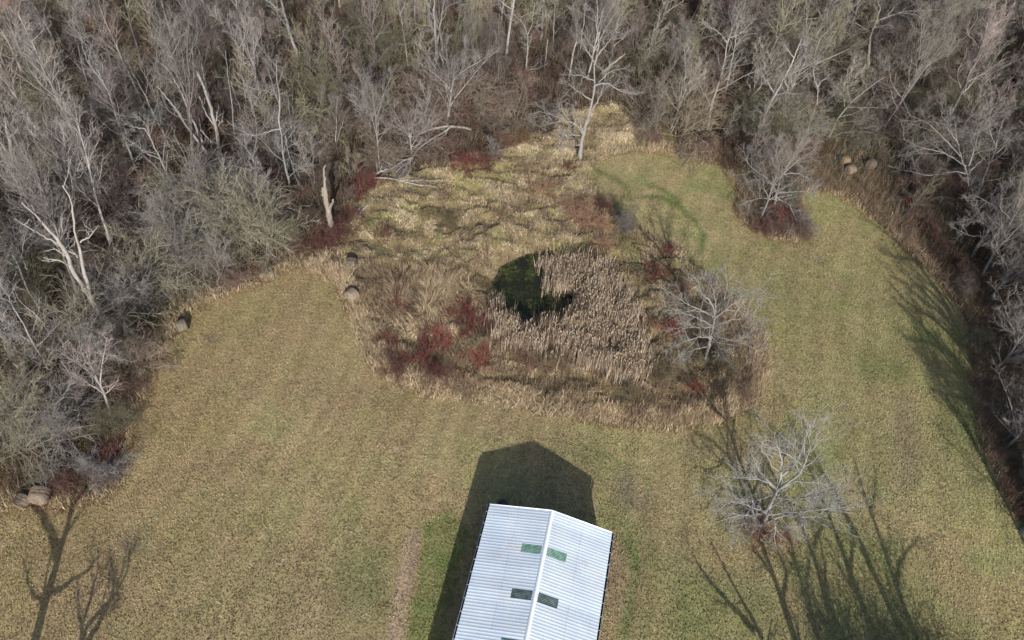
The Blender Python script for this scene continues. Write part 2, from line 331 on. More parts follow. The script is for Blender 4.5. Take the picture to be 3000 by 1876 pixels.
dk = ss(.58, .72, fbm(P[:, 0]+7, P[:, 1]+70, 5, 3))[k][:, None]*ss(60, 52, yb)[:, None]*.6; c = c*(1-dk)+np.array([.19, .145, .095])*dk
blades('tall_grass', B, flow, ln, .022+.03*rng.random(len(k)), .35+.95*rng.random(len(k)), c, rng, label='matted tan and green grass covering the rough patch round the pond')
# pale fringe along every edge of the mown grass
L = np.linalg.norm(np.diff(LAWN, axis=0), axis=1); ed = []
for a_, b_, l_ in zip(LAWN[:-1], LAWN[1:], L):
    if l_ > 40: continue
    n_ = int(l_*26); t = rng.random((n_, 1)); nn = np.array([-(b_-a_)[1], (b_-a_)[0]])/l_
    ed.append(a_+t*(b_-a_)+nn*(rng.normal(size=(n_, 1))*.6+.55*np.where(rng.random((n_, 1)) < .7, 1, 2)))
P = np.concatenate(ed); P = P[(~inpoly(P, LAWN)) | (rng.random(len(P)) < .12)]
k, B = tufts(P, 9, rng, .14); n = len(k)
t2 = fbm(P[:, 0], P[:, 1], 1.8, 2)[k]; c = pal[rng.choice([0, 4, 1, 0], n)]*np.array([1., .97, 1.])*((.68+.6*t2)*(.6+.7*rng.random(n)))[:, None]
blades('edge_grass', B, rng.random(n)*6.28, .25+.5*rng.random(n)*(.6+t2*.8), .02+.025*rng.random(n), .15+.8*rng.random(n), c, rng, label='pale dry grass fringe along the edge of the mown lawn')
# short mown grass, for grain
P = np.stack([-48+rng.random(520000)*100, 14+rng.random(520000)*75], -1); P = P[inpoly(P, LAWN)]
px = project(np.c_[P, 0*P[:, 0]]); ok = (px[0] > -60) & (px[0] < 3060) & (px[1] < 1960); P = P[ok]; n = len(P)
gcol = ground_col(P); t = fbm(P[:, 0], P[:, 1], .8, 2); gcol = gcol*(.77+.5*rng.random((n, 1)))*(.75+.5*t[:, None])
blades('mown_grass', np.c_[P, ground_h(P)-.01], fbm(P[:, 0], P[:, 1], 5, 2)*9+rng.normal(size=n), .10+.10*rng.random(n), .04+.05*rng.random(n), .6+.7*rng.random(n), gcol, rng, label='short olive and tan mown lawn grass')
# fallen leaves on the lawn (tan to the west, silvery to the east) and in the woods
def leaf_sheet(name, P, cols, size, label):
    n = len(P); a = rng.random(n)*6.28; tl = rng.normal(size=(n, 2))*.35
    u = np.stack([np.cos(a), np.sin(a), tl[:, 0]], -1)*size[:, None]; v = np.stack([-np.sin(a), np.cos(a), tl[:, 1]], -1)*size[:, None]*.6
    c = np.c_[P, ground_h(P)+.05+.04*rng.random(n)]
    V = np.stack([c-u, c+v*.9, c+u, c-v], 1).reshape(-1, 3); o = np.arange(n)*4
    tag(link(name, mesh_np(name, V, np.stack([o, o+1, o+2, o+3], -1), col=np.repeat(cols, 4, 0), mats=[m_blade])), label, 'leaves', kind='stuff')
P = np.stack([-45+rng.random(150000)*48, 14+rng.random(150000)*50], -1); P = P[inpoly(P, LAWN)]
dd = polydist(P, LAWN); pr = .9*np.exp(-dd/6)+.13; P = P[(rng.random(len(P)) < pr*(P[:, 0] < -2)) & (rng.random(len(P)) < ss(6, -10, P[:, 0]))]
lc = np.array([[.48, .30, .13], [.36, .20, .09], [.50, .38, .23], [.27, .14, .07]])
leaf_sheet('lawn_leaves', P, lc[rng.integers(0, 4, len(P))]*(.6+.5*rng.random((len(P), 1))), .022+.028*rng.random(len(P)), 'tan and brown fallen leaves speckled over the western lawn')
P = np.stack([22+rng.random(60000)*30, 22+rng.random(60000)*65], -1); P = P[inpoly(P, LAWN)]
dd = polydist(P, LAWN); P = P[rng.random(len(P)) < .5*np.exp(-dd/5)]
south = ss(52, 40, P[:, 1])[:, None]; n = len(P)
cc = np.where(rng.random((n, 1)) < south, np.array([[.52, .52, .48]]), lc[rng.integers(0, 4, n)])*(.6+.6*rng.random((n, 1)))
leaf_sheet('pale_leaves', P, cc, .022+.025*rng.random(n), 'silvery and brown fallen leaves along the eastern side of the lawn')
P = np.stack([-100+rng.random(260000)*200, 18+rng.random(260000)*125], -1); P = P[~inpoly(P, LAWN) & ~inpoly(P, ROUGH)]
px = project(np.c_[P, 0*P[:, 0]]); P = P[(px[0] > -200) & (px[0] < 3200) & (px[1] > -300)]; n = len(P)
og = np.exp(-(np.hypot(P[:, 0]+66, P[:, 1]-97)/22)**2)[:, None]
cc = (np.array([[.145, .092, .055]])*(1-og)+np.array([[.40, .23, .12]])*og)*(.3+1.2*rng.random((n, 1)))*np.array([[1, 1, 1]])+rng.normal(size=(n, 1))*.01
leaf_sheet('forest_leaves', P, np.clip(cc, .02, 1), .06+.07*rng.random(n), 'brown leaf litter on the forest floor')
# cattails: upright pale stems, strap leaves and seed heads
P = scatter(REEDS, 44, rng, .5); P = P[~inpoly(P, BENT)]; rd = np.max([np.where(inpoly(P, r_), polydist(P, r_), 0) for r_ in REEDS], 0); P = P[rng.random(len(P)) < .3+.7*ss(0, 1.6, rd)]
dn = fbm(P[:, 0], P[:, 1], 1.6, 2); P = P[rng.random(len(P)) < .3+.8*ss(.32, .55, dn)]
k = np.repeat(np.arange(len(P)), 5); q = P[k]+rng.normal(size=(len(k), 2))*.11; n = len(k)
B = np.c_[q, ground_h(q)-.02]; t2 = fbm(P[:, 0], P[:, 1], 2.5, 3)[k]
c = np.array([[.45, .365, .27], [.35, .275, .20], [.54, .46, .37], [.26, .20, .145], [.39, .305, .215]])[rng.integers(0, 5, n)]*((.75+.5*t2)*(.4+1.15*rng.random(n)))[:, None]*np.array([1., .985, 1.])
blades('cattails', B, rng.random(n)*6.28, 1.3+.9*rng.random(n), .02+.03*rng.random(n), .02+.24*rng.random(n)**2, c, rng, label='dry pale cattail reeds standing round the dark pond')
G = Geo(); sel = P[rng.random(len(P)) < .45]; z0 = ground_h(sel); hh = 1.5+.5*rng.random(len(sel)); off = rng.normal(size=(len(sel), 2))*.12
pts = np.stack([np.c_[sel+off*s_, z0+hh*s_] for s_ in (0, .86, .88, .98, 1.)], 1)
tubes(G, pts, np.tile([.012, .012, .035, .035, .012], (len(sel), 1)), 4, rng)
m_head, nt, b = mat('cattail_fluff'); n_ = noise(nt, 1.2, 3); nt.links.new(ramp(nt, n_.outputs[0], [(.35, (.24, .17, .11)), (.65, (.50, .42, .32))]).outputs[0], b.inputs['Base Color'])
tag(link('cattail_heads', G.mesh('cattail_heads', [m_head])), 'fluffy seed heads on top of the cattail reeds', 'seed heads', kind='stuff')
P = scatter([BENT], 34, rng, .9); k, B = tufts(P, 5, rng, .12); n = len(k)
fl = 2.0+(fbm(P[:, 0], P[:, 1], 1.8, 2)[k]-.5)*7+rng.normal(size=n)*.35
blades('bent_reeds', B, fl, .7+.8*rng.random(n), .02+.03*rng.random(n), .45+.65*rng.random(n), np.array([[.40, .31, .20]])*(.35+.95*rng.random((n, 1))), rng, label='flattened tan reeds leaning over west of the pond')
# taller pale standing grass along the mown edge of the rough patch
P = scatter([ROUGH], 60, rng, .3); dd = polydist(P, LAWN); P = P[(rng.random(len(P)) < np.exp(-(dd/1.0)**2)*(.45+.55*ss(.35, .6, fbm(P[:, 0], P[:, 1], 1.3, 2)))) & (P[:, 1] < 56)]
k, B = tufts(P, 10, rng, .15); n = len(k); t2 = fbm(P[:, 0], P[:, 1], 1.8, 2)[k]
blades('rim_grass', B, rng.random(n)*6.28, (.45+.6*rng.random(n))*(.5+t2), .018+.025*rng.random(n), .1+.6*rng.random(n), pal[rng.choice([0, 4, 1, 3], n)]*np.array([1.35, 1.3, 1.33])*((.6+.5*t2)*(.6+.7*rng.random(n)))[:, None], rng, label='taller pale standing grass on the mown rim of the rough patch')
# low dark stalks that thicken the south of the rough patch and around the pond
P = scatter([ROUGH], 4.0, rng, .3); P = P[rng.random(len(P)) < .3+.7*ss(58, 50, P[:, 1])]; w_ = ss(.42, .6, fbm(P[:, 0]+17, P[:, 1]-40, 6, 3)); P = P[(rng.random(len(P)) < w_) & ~inpoly(P, POND)]
Pe = np.stack([18+rng.random(16000)*32, 25+rng.random(16000)*62], -1); Pe = Pe[~inpoly(Pe, LAWN)]; Pe = Pe[rng.random(len(Pe)) < .8*np.exp(-polydist(Pe, LAWN)/3.5)]; P = np.concatenate([P, Pe])
k, B = tufts(P, 14, rng, .22); n = len(k)
blades('weed_stalks', B, rng.random(n)*6.28, .7+.7*rng.random(n), .014+.014*rng.random(n), .1+.5*rng.random(n), np.array([[.21, .15, .105]])*(.5+.9*rng.random((n, 1))), rng, label='thin grey brown weed stalks among the matted grass')
# woody undergrowth: arching canes over the whole forest floor
P = np.stack([-105+rng.random(90000)*215, 16+rng.random(90000)*125], -1); P = P[~inpoly(P, LAWN) & ~inpoly(P, ROUGH) & (polydist(P, LAWN) > .7)]
px = project(np.c_[P, 0*P[:, 0]]); P = P[(px[0] > -150) & (px[0] < 3150) & (px[1] > -350) & (px[1] < 1990)]
dn = fbm(P[:, 0], P[:, 1], 6, 3); og = np.exp(-(np.hypot(P[:, 0]+66, P[:, 1]-97)/20)**2); P = P[rng.random(len(P)) < (.2+1.5*ss(.36, .62, dn))*(1-.95*og)]
k, B = tufts(P, 6, rng, .35); n = len(k)
t2 = fbm(P[:, 0]+5, P[:, 1], 9, 2)[k][:, None]; c = np.array([[.135, .105, .085]])*(1-t2)+np.array([[.15, .14, .095]])*t2
blades('underbrush', B, rng.random(n)*6.28, .9+1.5*rng.random(n), .016+.018*rng.random(n), .2+.7*rng.random(n), c*(.4+1.3*rng.random((n, 1))), rng, label='tangled brown canes of undergrowth across the forest floor')
# ------------------------------------------------------------------ barn
YAW = .1253; BA = np.array([math.sin(YAW), math.cos(YAW), 0]); BB = np.array([math.cos(YAW), -math.sin(YAW), 0]); Z3 = np.array([0, 0, 1.])
BC = np.array([4.466, 28.79, 0]); BW = 9.139; HE, HR = 3.374, 4.558; BL = 27.0
def roof_mat(name, k):
    m, nt, b = mat(name); b.inputs['Metallic'].default_value = .25; b.inputs['Roughness'].default_value = .45; b.inputs['Specular IOR Level'].default_value = .4
    at = N(nt, 'ShaderNodeAttribute', attribute_name='Col'); n = noise(nt, .7, 5, .6); n2 = noise(nt, 6, 4, .6)
    c = mul(nt, at.outputs['Color'], ramp(nt, n.outputs[0], [(.3, (.88, .93, 1.0)), (.55, (1., 1.01, 1.02)), (.8, (1.1, 1.09, 1.06))]).outputs[0])
    c = mul(nt, c, ramp(nt, n2.outputs[0], [(.3, (.95, .96, .97)), (.7, (1.04, 1.03, 1.03))]).outputs[0])
    nt.links.new(c, b.inputs['Base Color']); return m
m_roof = roof_mat('galvanised_roof_sheet', 1)
m_trim, nt, b = mat('white_metal_trim'); b.inputs['Base Color'].default_value = (.74, .79, .84, 1); b.inputs['Roughness'].default_value = .4
m_dark, nt, b = mat('dark_gutter_trough'); b.inputs['Base Color'].default_value = (.03, .03, .035, 1)
m_wall, nt, b = mat('ribbed_wall_sheet'); n = noise(nt, 2, 3); nt.links.new(ramp(nt, n.outputs[0], [(.3, (.34, .36, .38)), (.7, (.46, .48, .5))]).outputs[0], b.inputs['Base Color'])
def sky_mat(name, c1, c2):
    m, nt, b = mat(name); n = noise(nt, 3, 4, .6); at = N(nt, 'ShaderNodeAttribute', attribute_name='Col'); nt.links.new(mul(nt, ramp(nt, n.outputs[0], [(.35, c1), (.65, c2)]).outputs[0], at.outputs['Color']), b.inputs['Base Color']); b.inputs['Roughness'].default_value = .3; b.inputs['Specular IOR Level'].default_value = .4; return m
m_sg = sky_mat('green_rooflight', (.06, .12, .09), (.12, .20, .16)); m_sk = sky_mat('smoky_rooflight', (.03, .045, .045), (.08, .10, .095))
barn = bpy.data.objects.new('barn', None); COL.objects.link(barn); barn.location = BC
tag(barn, 'long low barn with a ribbed pale metal gable roof standing on the lawn', 'barn')
rr_ = np.random.default_rng(3)
def profile(s0, s1, pitch=.2286):                     # rib profile along the ridge: (distance, height)
    out = []; s = math.ceil(s0/pitch)*pitch
    out.append((s0, 0))
    while s < s1-.03:
        if s > s0+.03: out += [(s-.036, 0), (s-.014, .010), (s+.014, .010), (s+.036, 0)]
        s += pitch
    out.append((s1, 0)); return out
def sheet(side, s0, s1, f0, f1, lift_, name, mt, base, nf=14, stain=True):
    e = BB*side*BW/2+Z3*(HE-HR); nrm = norm(np.cross(BA, e)); nrm = nrm if nrm[2] > 0 else -nrm
    pr = profile(s0, s1, .2286 if stain else .11); F = np.linspace(f0, f1, nf)
    V = []; C = []
    for (s, h) in pr:
        panel = int(s/.914); pv = np.random.default_rng(panel*7+int(side+3)).random(2)
        for f in F:
            V.append(Z3*HR-BA*s+e*f+nrm*(h+lift_)); c = np.array(base)*(.90+.15*pv[0])*np.array([1, 1., 1.01])
            if stain:
                c = c*(.90+.18*fbm(s, f*4+side*9, 1.6, 3)); lap = .52+.0*pv[1]
                if abs(f-lap) < .009 and h < .005: c = c*np.array([.93, .84, .80])*(.85+.25*pv[0])
                st = vnoise(s*1.+side*50, f*9, 1.)*1. ; st = max(0, st-.86)*3*(.3 if f < .4 else 1)*(1 if f < .75 else .3)
                c = c*(1-st)+np.array([.62, .50, .42])*st
                if side < 0:
                    for (a_, b_, wa, wb, k_) in ((3.15, .43, .35, .07, .5), (3.5, .62, .12, .12, .55), (6.5, .43, .25, .06, .45), (6.3, .63, .2, .05, .3), (9.9, .42, .25, .06, .5), (1.3, .5, .05, .12, .3)):
                        st = k_*math.exp(-((s-a_)/wa)**2-((f-b_)/wb)**2)*(.4+.9*vnoise(s, f*3, .12)); c = c*(1-st)+np.array([.66, .56, .48])*st
                scr = abs(((f*4.72) % .9)-.45) < .03 and h > .005
                if scr: c = c*.86
            else: c = np.array([2.6, 2.5, 2.5]) if h > .005 else np.array([.9, .9, .9])
            C.append(c)
    n = len(F); m = len(pr); i = np.arange(m-1)[:, None]*n; j = np.arange(n-1)[None]
    Q = np.stack([i+j, i+j+1, i+n+j+1, i+n+j], -1).reshape(-1, 4)
    if side > 0: Q = Q[:, ::-1]
    return link(name, mesh_np(name, V, Q, col=C, mats=[mt]), barn)
base = (.70, .765, .80)
for side in (-1, 1):
    rf = sheet(side, 0, BL, 0, 1, 0, 'roof', m_roof, base, 80)
    for q_, s0 in enumerate((2.82, 6.17, 9.56, 12.9, 16.2, 19.6)):
        mt = m_sg if q_ in (0, 2, 4) else m_sk
        sheet(side, s0, s0+.66, .045, .35, .012, 'rooflight', mt, (.5, .5, .5), 4, False)
    G = Geo(); ec = BB*side*(BW/2+.075)+Z3*(HE-.09)-BA*BL/2; G.box(ec, BA*BL/2, BB*.055, Z3*.006)
    gt = link('gutter', G.mesh('gutter', [m_dark]), barn)
    G = Geo(); G.box(ec+BB*side*.065+Z3*.03, BA*BL/2, BB*.010, Z3*.05)
    for q_ in range(28): G.box(ec-BA*(q_*.95-BL/2+.6)+Z3*.05, BA*.012, BB*.058, Z3*.006)
    link('gutter_lip', G.mesh('gutter_lip', [m_trim]), gt)
    # rake trim at the far gable
    G = Geo(); e = BB*side*BW/2+Z3*(HE-HR); G.box(Z3*(HR+.012)+e/2+BA*.012, BA*.012, e/2, Z3*.045)
    link('rake_trim', G.mesh('rake_trim', [m_trim]), barn)
    G = Geo(); G.box(BB*side*(BW/2-.25)-BA*BL/2+Z3*1.6, BA*(BL/2-.15), BB*.04, Z3*1.62)
    for q_ in range(115): G.box(BB*side*(BW/2-.205)-BA*(.2+q_*.2286)+Z3*1.6, BA*.02, BB*.012, Z3*1.6)
    link('wall', G.mesh('wall', [m_wall]), barn)
G = Geo(); sl_ = (HR-HE)/(BW/2); V = []
for s_ in np.linspace(0, BL, 10):
    for X_, dz in ((-.15, .004), (-.148, .022), (-.03, .026), (0, .036), (.03, .026), (.148, .022), (.15, .004)): V.append(BB*X_+Z3*(HR-abs(X_)*sl_+dz)-BA*(s_-.01))
G.add(V, [(a*7+b_, a*7+b_+1, a*7+b_+8, a*7+b_+7) for a in range(9) for b_ in range(6)]); link('ridge_cap', G.mesh('ridge_cap', [m_trim]), barn)
for s0 in (.2, BL-.2):
    a_ = BW/2-.25; V = []; 
    for dy in (0, .06):
        for X_, z_ in ((-a_, 0), (a_, 0), (a_, HE+.02), (0, HR-.06), (-a_, HE+.02)): V.append(BB*X_+Z3*z_-BA*(s0+dy))
    G = Geo(); G.add(V, [(0, 1, 6, 5), (1, 2, 7, 6), (2, 3, 8, 7), (3, 4, 9, 8), (4, 0, 5, 9)], [(0, 2, 1), (0, 3, 2), (0, 4, 3), (5, 6, 7), (5, 7, 8), (5, 8, 9)])
    link('wall', G.mesh('wall', [m_wall]), barn)
# dark ring of stones and ash behind the gable
G = Geo(); p = gp(1472, 1474); r_ = np.random.default_rng(8)
for q_ in range(12):
    a = q_*math.pi/6; cc = p+np.array([.40*math.cos(a), .30*math.sin(a), .04]); s_ = .07+.03*r_.random()
    u = norm(r_.normal(size=3)); v = norm(np.cross(u, [0, 0, 1.])); G.box(cc, u*s_, v*s_*.8, np.cross(u, v)*s_*.7)
m_st, nt, b = mat('fire_stone'); b.inputs['Base Color'].default_value = (.16, .14, .14, 1)
fr = bpy.data.objects.new('fire_ring', None); COL.objects.link(fr); tag(fr, 'small dark ring of stones in the shade against the barn gable', 'fire ring')
link('stones', G.mesh('stones', [m_st]), fr)
G = Geo(); an = np.arange(14)/14*6.283; V = [p+[0, 0, .06]]+[p+np.array([.36*math.cos(a), .27*math.sin(a), .03]) for a in an]; G.add(V, None, [(0, i+1, (i+1) % 14+1) for i in range(14)])
m_ash, nt, b = mat('ash'); b.inputs['Base Color'].default_value = (.035, .033, .035, 1); link('ash', G.mesh('ash', [m_ash]), fr)

# ------------------------------------------------------------------ round bales
m_bale, nt, b = mat('weathered_hay'); oi = N(nt, 'ShaderNodeObjectInfo'); mp = N(nt, 'ShaderNodeMapping'); mp.inputs['Scale'].default_value = (1, 9, 1)
tc = N(nt, 'ShaderNodeTexCoord'); nt.links.new(tc.outputs['Object'], mp.inputs[0]); n = noise(nt, 2.2, 6, .7, mp.outputs[0]); n2 = noise(nt, 1.3, 3, .5)
c = mul(nt, ramp(nt, n.outputs[0], [(.3, (.12, .10, .08)), (.5, (.23, .197, .158)), (.7, (.33, .29, .24))]).outputs[0], ramp(nt, n2.outputs[0], [(.35, (.8, .82, .9)), (.65, (1.15, 1.08, 1))]).outputs[0])
nt.links.new(mul(nt, c, oi.outputs['Color']), b.inputs['Base Color']); bump(nt, n.outputs[0], b, .8, .06)
m_twine, nt, b = mat('red_twine'); b.inputs['Base Color'].default_value = (.26, .17, .12, 1)
def bale_mesh():
    G = Geo(); r_ = np.random.default_rng(21); n = 40; prof = [(-.60, .0), (-.61, .25), (-.60, .5), (-.54, .63), (-.45, .71)]+[(y, .74+.012*math.sin(y*21)) for y in np.linspace(-.36, .36, 12)]+[(.45, .71), (.54, .63), (.60, .5), (.61, .25), (.60, 0)]
    V = []
    for (y, r) in prof:
        for q in range(n):
            a = q/n*2*math.pi; rr = r*(1+.03*math.sin(3*a+y*2)+.02*r_.normal()); x = rr*math.cos(a); z = rr*math.sin(a)*.94+.66
            V.append((x, y+.02*r_.normal(), max(z, -.05)))
    m = len(prof); i = np.arange(m-1)[:, None]*n; j = np.arange(n)[None]; Q = np.stack([i+j, i+(j+1) % n, i+n+(j+1) % n, i+n+j], -1).reshape(-1, 4); G.add(V, Q)
    return G.mesh('hay', [m_bale], smooth=True)
bm_ = bale_mesh(); G = Geo(); r_ = np.random.default_rng(2)
for y in (-.3, -.24, .05, .2, .24): 
    a = np.linspace(0, 2*math.pi, 33); pts = np.stack([.755*np.cos(a), y+.02*np.sin(a*3), .755*.94*np.sin(a)+.66], -1)[None]; tubes(G, pts, np.full((1, 33), .009), 3, r_)
tw_ = G.mesh('twine', [m_twine])
for (x, y, rz, s, col, lab) in ((125, 1462, 8, .98, (1.05, 1, .98), 'large weathered round hay bale at the lawn corner, bigger of the two side by side'),
        (74, 1478, -12, .8, (1.05, 1, .96), 'smaller round hay bale lying beside the larger one at the lawn corner'),
        (536, 966, -55, .8, (.95, .95, .9), 'lone round hay bale tucked under the shrubs on the west edge of the lawn'),
        (1033, 880, -30, .86, (1.35, 1.28, 1.18), 'pale round hay bale in matted grass at the tip between lawn and pond'),
        (1031, 786, 10, .78, (.7, .72, .75), 'grey sunken round hay bale in the matted grass north of the pale one'),
        (2470, 482, -60, .80, (1.3, 1.12, .88), 'orange tinted round hay bale, rear one of the touching pair'),
        (2487, 508, -62, .80, (1.2, 1.12, 1.05), 'pale round hay bale with a dark line, front one of the touching pair'),
        (2546, 492, -35, .82, (.75, .7, .7), 'brown grey round hay bale standing apart east of the touching pair')):
    o = bpy.data.objects.new('hay_bale', None); COL.objects.link(o); p = gp(x, y); o.location = (p[0], p[1], gz(p[0], p[1])-.03); o.rotation_euler = (0, 0, math.radians(rz)); o.scale = (s,)*3
    tag(o, lab, 'hay bale', 'round hay bales left around the field edge'); h = link('hay', bm_, o); h.color = (col[0]*.8, col[1]*.8, col[2]*.76, 1); link('twine', tw_, o)

# ------------------------------------------------------------------ trees traced limb by limb: the foot and every limb's own distance
def z1(X, Y): return X*.42337, Y*.42337
ZO = dict(a=(0, 0), b=(1000, 0), c=(2000, 0), d=(0, 620), e=(1000, 620), f=(2000, 620), g=(0, 1236), h=(2000, 1236), o=(0, 0))
def zz(fr, X, Y):
    if fr == 'o': return X*OV, Y*OV
    return ZO[fr][0]+X*.42337, ZO[fr][1]+Y*.42337
HP = []
def hides(x, y, h, rad):
    c = [project((x, y, h*t)) for t in (.3, .6, .9)]
    A = HPA[HPA[:, 2] > y-.5]
    return any(((A[:, 0]-a)**2+(A[:, 1]-b)**2).min() < rad*rad for a, b in c) if len(A) else False
def hero(label, cat, name, fr, foot, limbs, rng, twig=(7, 6, 5), cb=(.5, .49, .47), ct=(.42, .41, .40), dead=False, tl=.42, rmin=.014, droop=0., group=None, tops=True):
    """foot: pixel of the foot; limbs: (radius0, radius1, depth offset at the end, [pixels]); depth runs smoothly from the first point's own depth."""
    bx, by = zz(fr, *foot); F0 = gp(bx, by); F0[2] = gz(F0[0], F0[1]); root = bpy.data.objects.new(name, None); COL.objects.link(root); root.location = F0
    tag(root, label, cat, group)
    G = Geo(); L1 = []; dmap = {}
    for l_ in limbs:
        for a_, b_ in zip(l_[3][:-1], l_[3][1:]):
            for t_ in (0, .33, .67): HP.append((*zz(fr, a_[0]+(b_[0]-a_[0])*t_, a_[1]+(b_[1]-a_[1])*t_), F0[1]))
    for (r0, r1, dy, pts) in limbs:
        P = []; n = len(pts); d0 = dmap.get(pts[0], 0.)
        for q, p in enumerate(pts):
            dd = d0+(dy-d0)*(q/(n-1)); dmap[p] = dd; X = lift(*zz(fr, *p), F0[1]+dd)
            if X[2] < .25 and q > 0: X[2] = .25
            P.append(X)
        P = np.array(P)-F0
        if np.hypot(*P[0][:2]) < .8 and P[0][2] < 1.5: P[0] = [P[0][0]*.3, P[0][1]*.3, -.2]
        nn = 14; P = resample(P, nn, rng, .03+.02*r0); R = np.linspace(r0*.85, r1*(.7 if dead else .45), nn)*(.8 if dead and r0 < .44 else .7)
        if P[0][2] < 0: R[0] *= 1.5; R[1] *= 1.15
        tubes(G, P[None], R[None], 7, rng, cap=True); L1.append((P, R))
    me = G.mesh('trunk', [m_dead if dead else m_bark], smooth=True); t = link('trunk', me, root); kb = .52 if dead else .45; t.color = (*[c*kb for c in cb], 1)
    if twig:
        G = Geo(); P = np.stack([p for p, r in L1]); R = np.stack([r for p, r in L1]); use = R[:, 0] < .33
        P, R = P[use], R[use]
        P1, R1 = sprout(P, R, twig[0], rng, .25, 1, 48, 14, tl, .35, 7, .05-droop, .16, .5, rmin*1.6, .9)
        tubes(G, P1, R1, 4, rng)
        P2, R2 = sprout(P1, R1, twig[1], rng, .15, 1, 45, 14, .48, .4, 5, .06-droop, .15, .6, rmin, .5)
        tubes(G, P2, R2, 3, rng)
        Pe = np.concatenate([P2]); Re = np.concatenate([R2])
        P3, R3 = sprout(Pe, Re, twig[2], rng, .15, 1, 42, 14, .5, .4, 4, .06-droop, .14, .7, rmin*.75, .25)
        tubes(G, P3, R3, 3, rng)
        c = link('crown', G.mesh('crown', [m_twig]), root); c.color = (*[c_*.55 for c_ in ct], 1)
    return root
hr = np.random.default_rng(77)
hero('broad pale tree standing alone in the lawn east of the barn', 'tree', 'bare_tree', 'h', (572, 705),
     [(.34, .24, 0, [(572, 705), (590, 620), (630, 530), (655, 470)]), (.2, .07, 1.5, [(655, 470), (680, 380), (690, 270), (655, 170), (640, 70)]), (.14, .05, 3, [(690, 270), (720, 210), (730, 120)]),
      (.2, .06, -1.5, [(655, 470), (740, 425), (830, 345), (860, 240), (960, 120)]), (.14, .05, 2, [(690, 375), (790, 290), (850, 130), (870, 20)]),
      (.17, .05, 1, [(655, 465), (590, 420), (540, 355), (480, 230)]), (.12, .04, -2, [(590, 420), (480, 380), (350, 390)]),
      (.17, .05, -1, [(600, 665), (690, 640), (820, 620), (980, 600), (1180, 595)]), (.12, .04, -2, [(690, 640), (800, 660), (850, 700), (850, 790)]), (.12, .04, 1.5, [(690, 640), (850, 660), (1000, 720)]),
      (.15, .05, -1, [(560, 655), (450, 640), (350, 655), (210, 710)]), (.12, .04, -1.8, [(560, 655), (420, 700), (360, 790)]), (.12, .04, .5, [(640, 500), (540, 540), (400, 560), (190, 530)]),
      (.12, .04, -2.2, [(630, 520), (760, 540), (900, 520), (1090, 480)]), (.12, .04, -2.5, [(600, 600), (640, 700), (640, 850)]), (.12, .04, 2, [(640, 490), (760, 410), (900, 420), (1050, 460)]), (.1, .03, -1, [(590, 620), (480, 600), (330, 500)])],
     hr, (11, 6, 3), (.58, .57, .54), (.52, .51, .49), rmin=.011, tl=.46)
hero('pale crooked tree at the east tip of the rough patch by the lawn', 'tree', 'bare_tree', 'f', (148, 1055),
     [(.30, .22, 0, [(148, 1055), (185, 920), (210, 800), (225, 735)]), (.16, .05, 1, [(225, 735), (210, 640), (130, 570), (100, 460), (40, 430)]), (.16, .05, -1, [(225, 735), (290, 680), (370, 620), (450, 560), (510, 540)]),
      (.15, .05, -.5, [(225, 735), (140, 690), (50, 650), (-70, 570)]), (.14, .04, 1, [(210, 790), (100, 740), (0, 700), (-130, 650)]), (.14, .04, -2, [(200, 850), (300, 880), (400, 905), (540, 965)]),
      (.14, .04, -1.5, [(200, 870), (100, 870), (0, 900), (-110, 960)]), (.14, .05, 2, [(240, 720), (290, 620), (310, 500), (300, 410)]), (.14, .04, -1, [(215, 800), (330, 745), (450, 740), (580, 660)]),
      (.12, .04, -1, [(190, 930), (60, 960), (-40, 1010)]), (.12, .04, 2, [(225, 735), (230, 600), (180, 450)]), (.11, .04, 1.5, [(290, 680), (400, 690), (540, 740)]), (.1, .03, -2, [(200, 860), (250, 930), (280, 1010)]), (.1, .03, -1, [(210, 800), (80, 800), (-60, 810)])],
     hr, (10, 6, 3), (.47, .465, .43), (.44, .43, .40), rmin=.011, tl=.44)
hero('grey tree rising from the red bush island in the lawn', 'tree', 'bare_tree', 'c', (635, 1470),
     [(.24, .17, 0, [(635, 1470), (648, 1330), (680, 1230)]), (.13, .04, .5, [(660, 1250), (625, 1120), (580, 1010), (540, 930)]), (.14, .04, -.5, [(680, 1230), (740, 1130), (800, 1000), (900, 870)]),
      (.12, .04, 1.5, [(690, 1210), (800, 1110), (930, 1030)]), (.12, .04, -1, [(650, 1320), (590, 1240), (500, 1180), (410, 1090)]), (.12, .04, 1, [(655, 1330), (740, 1330), (830, 1325), (930, 1330)]),
      (.12, .04, -1, [(640, 1400), (560, 1430), (450, 1500)]), (.12, .04, -2, [(650, 1370), (740, 1420), (790, 1530)]), (.11, .04, 1, [(690, 1205), (800, 1200), (920, 1260)]), (.11, .04, -1.5, [(640, 1380), (540, 1370), (430, 1400)]),
      (.1, .03, .5, [(650, 1180), (640, 1060), (690, 950)]), (.1, .03, -2, [(640, 1400), (650, 1500), (600, 1590)]), (.1, .03, 1, [(655, 1280), (500, 1240), (440, 1260)])],
     hr, (9, 6, 4), (.48, .465, .45), (.42, .405, .385), rmin=.012)
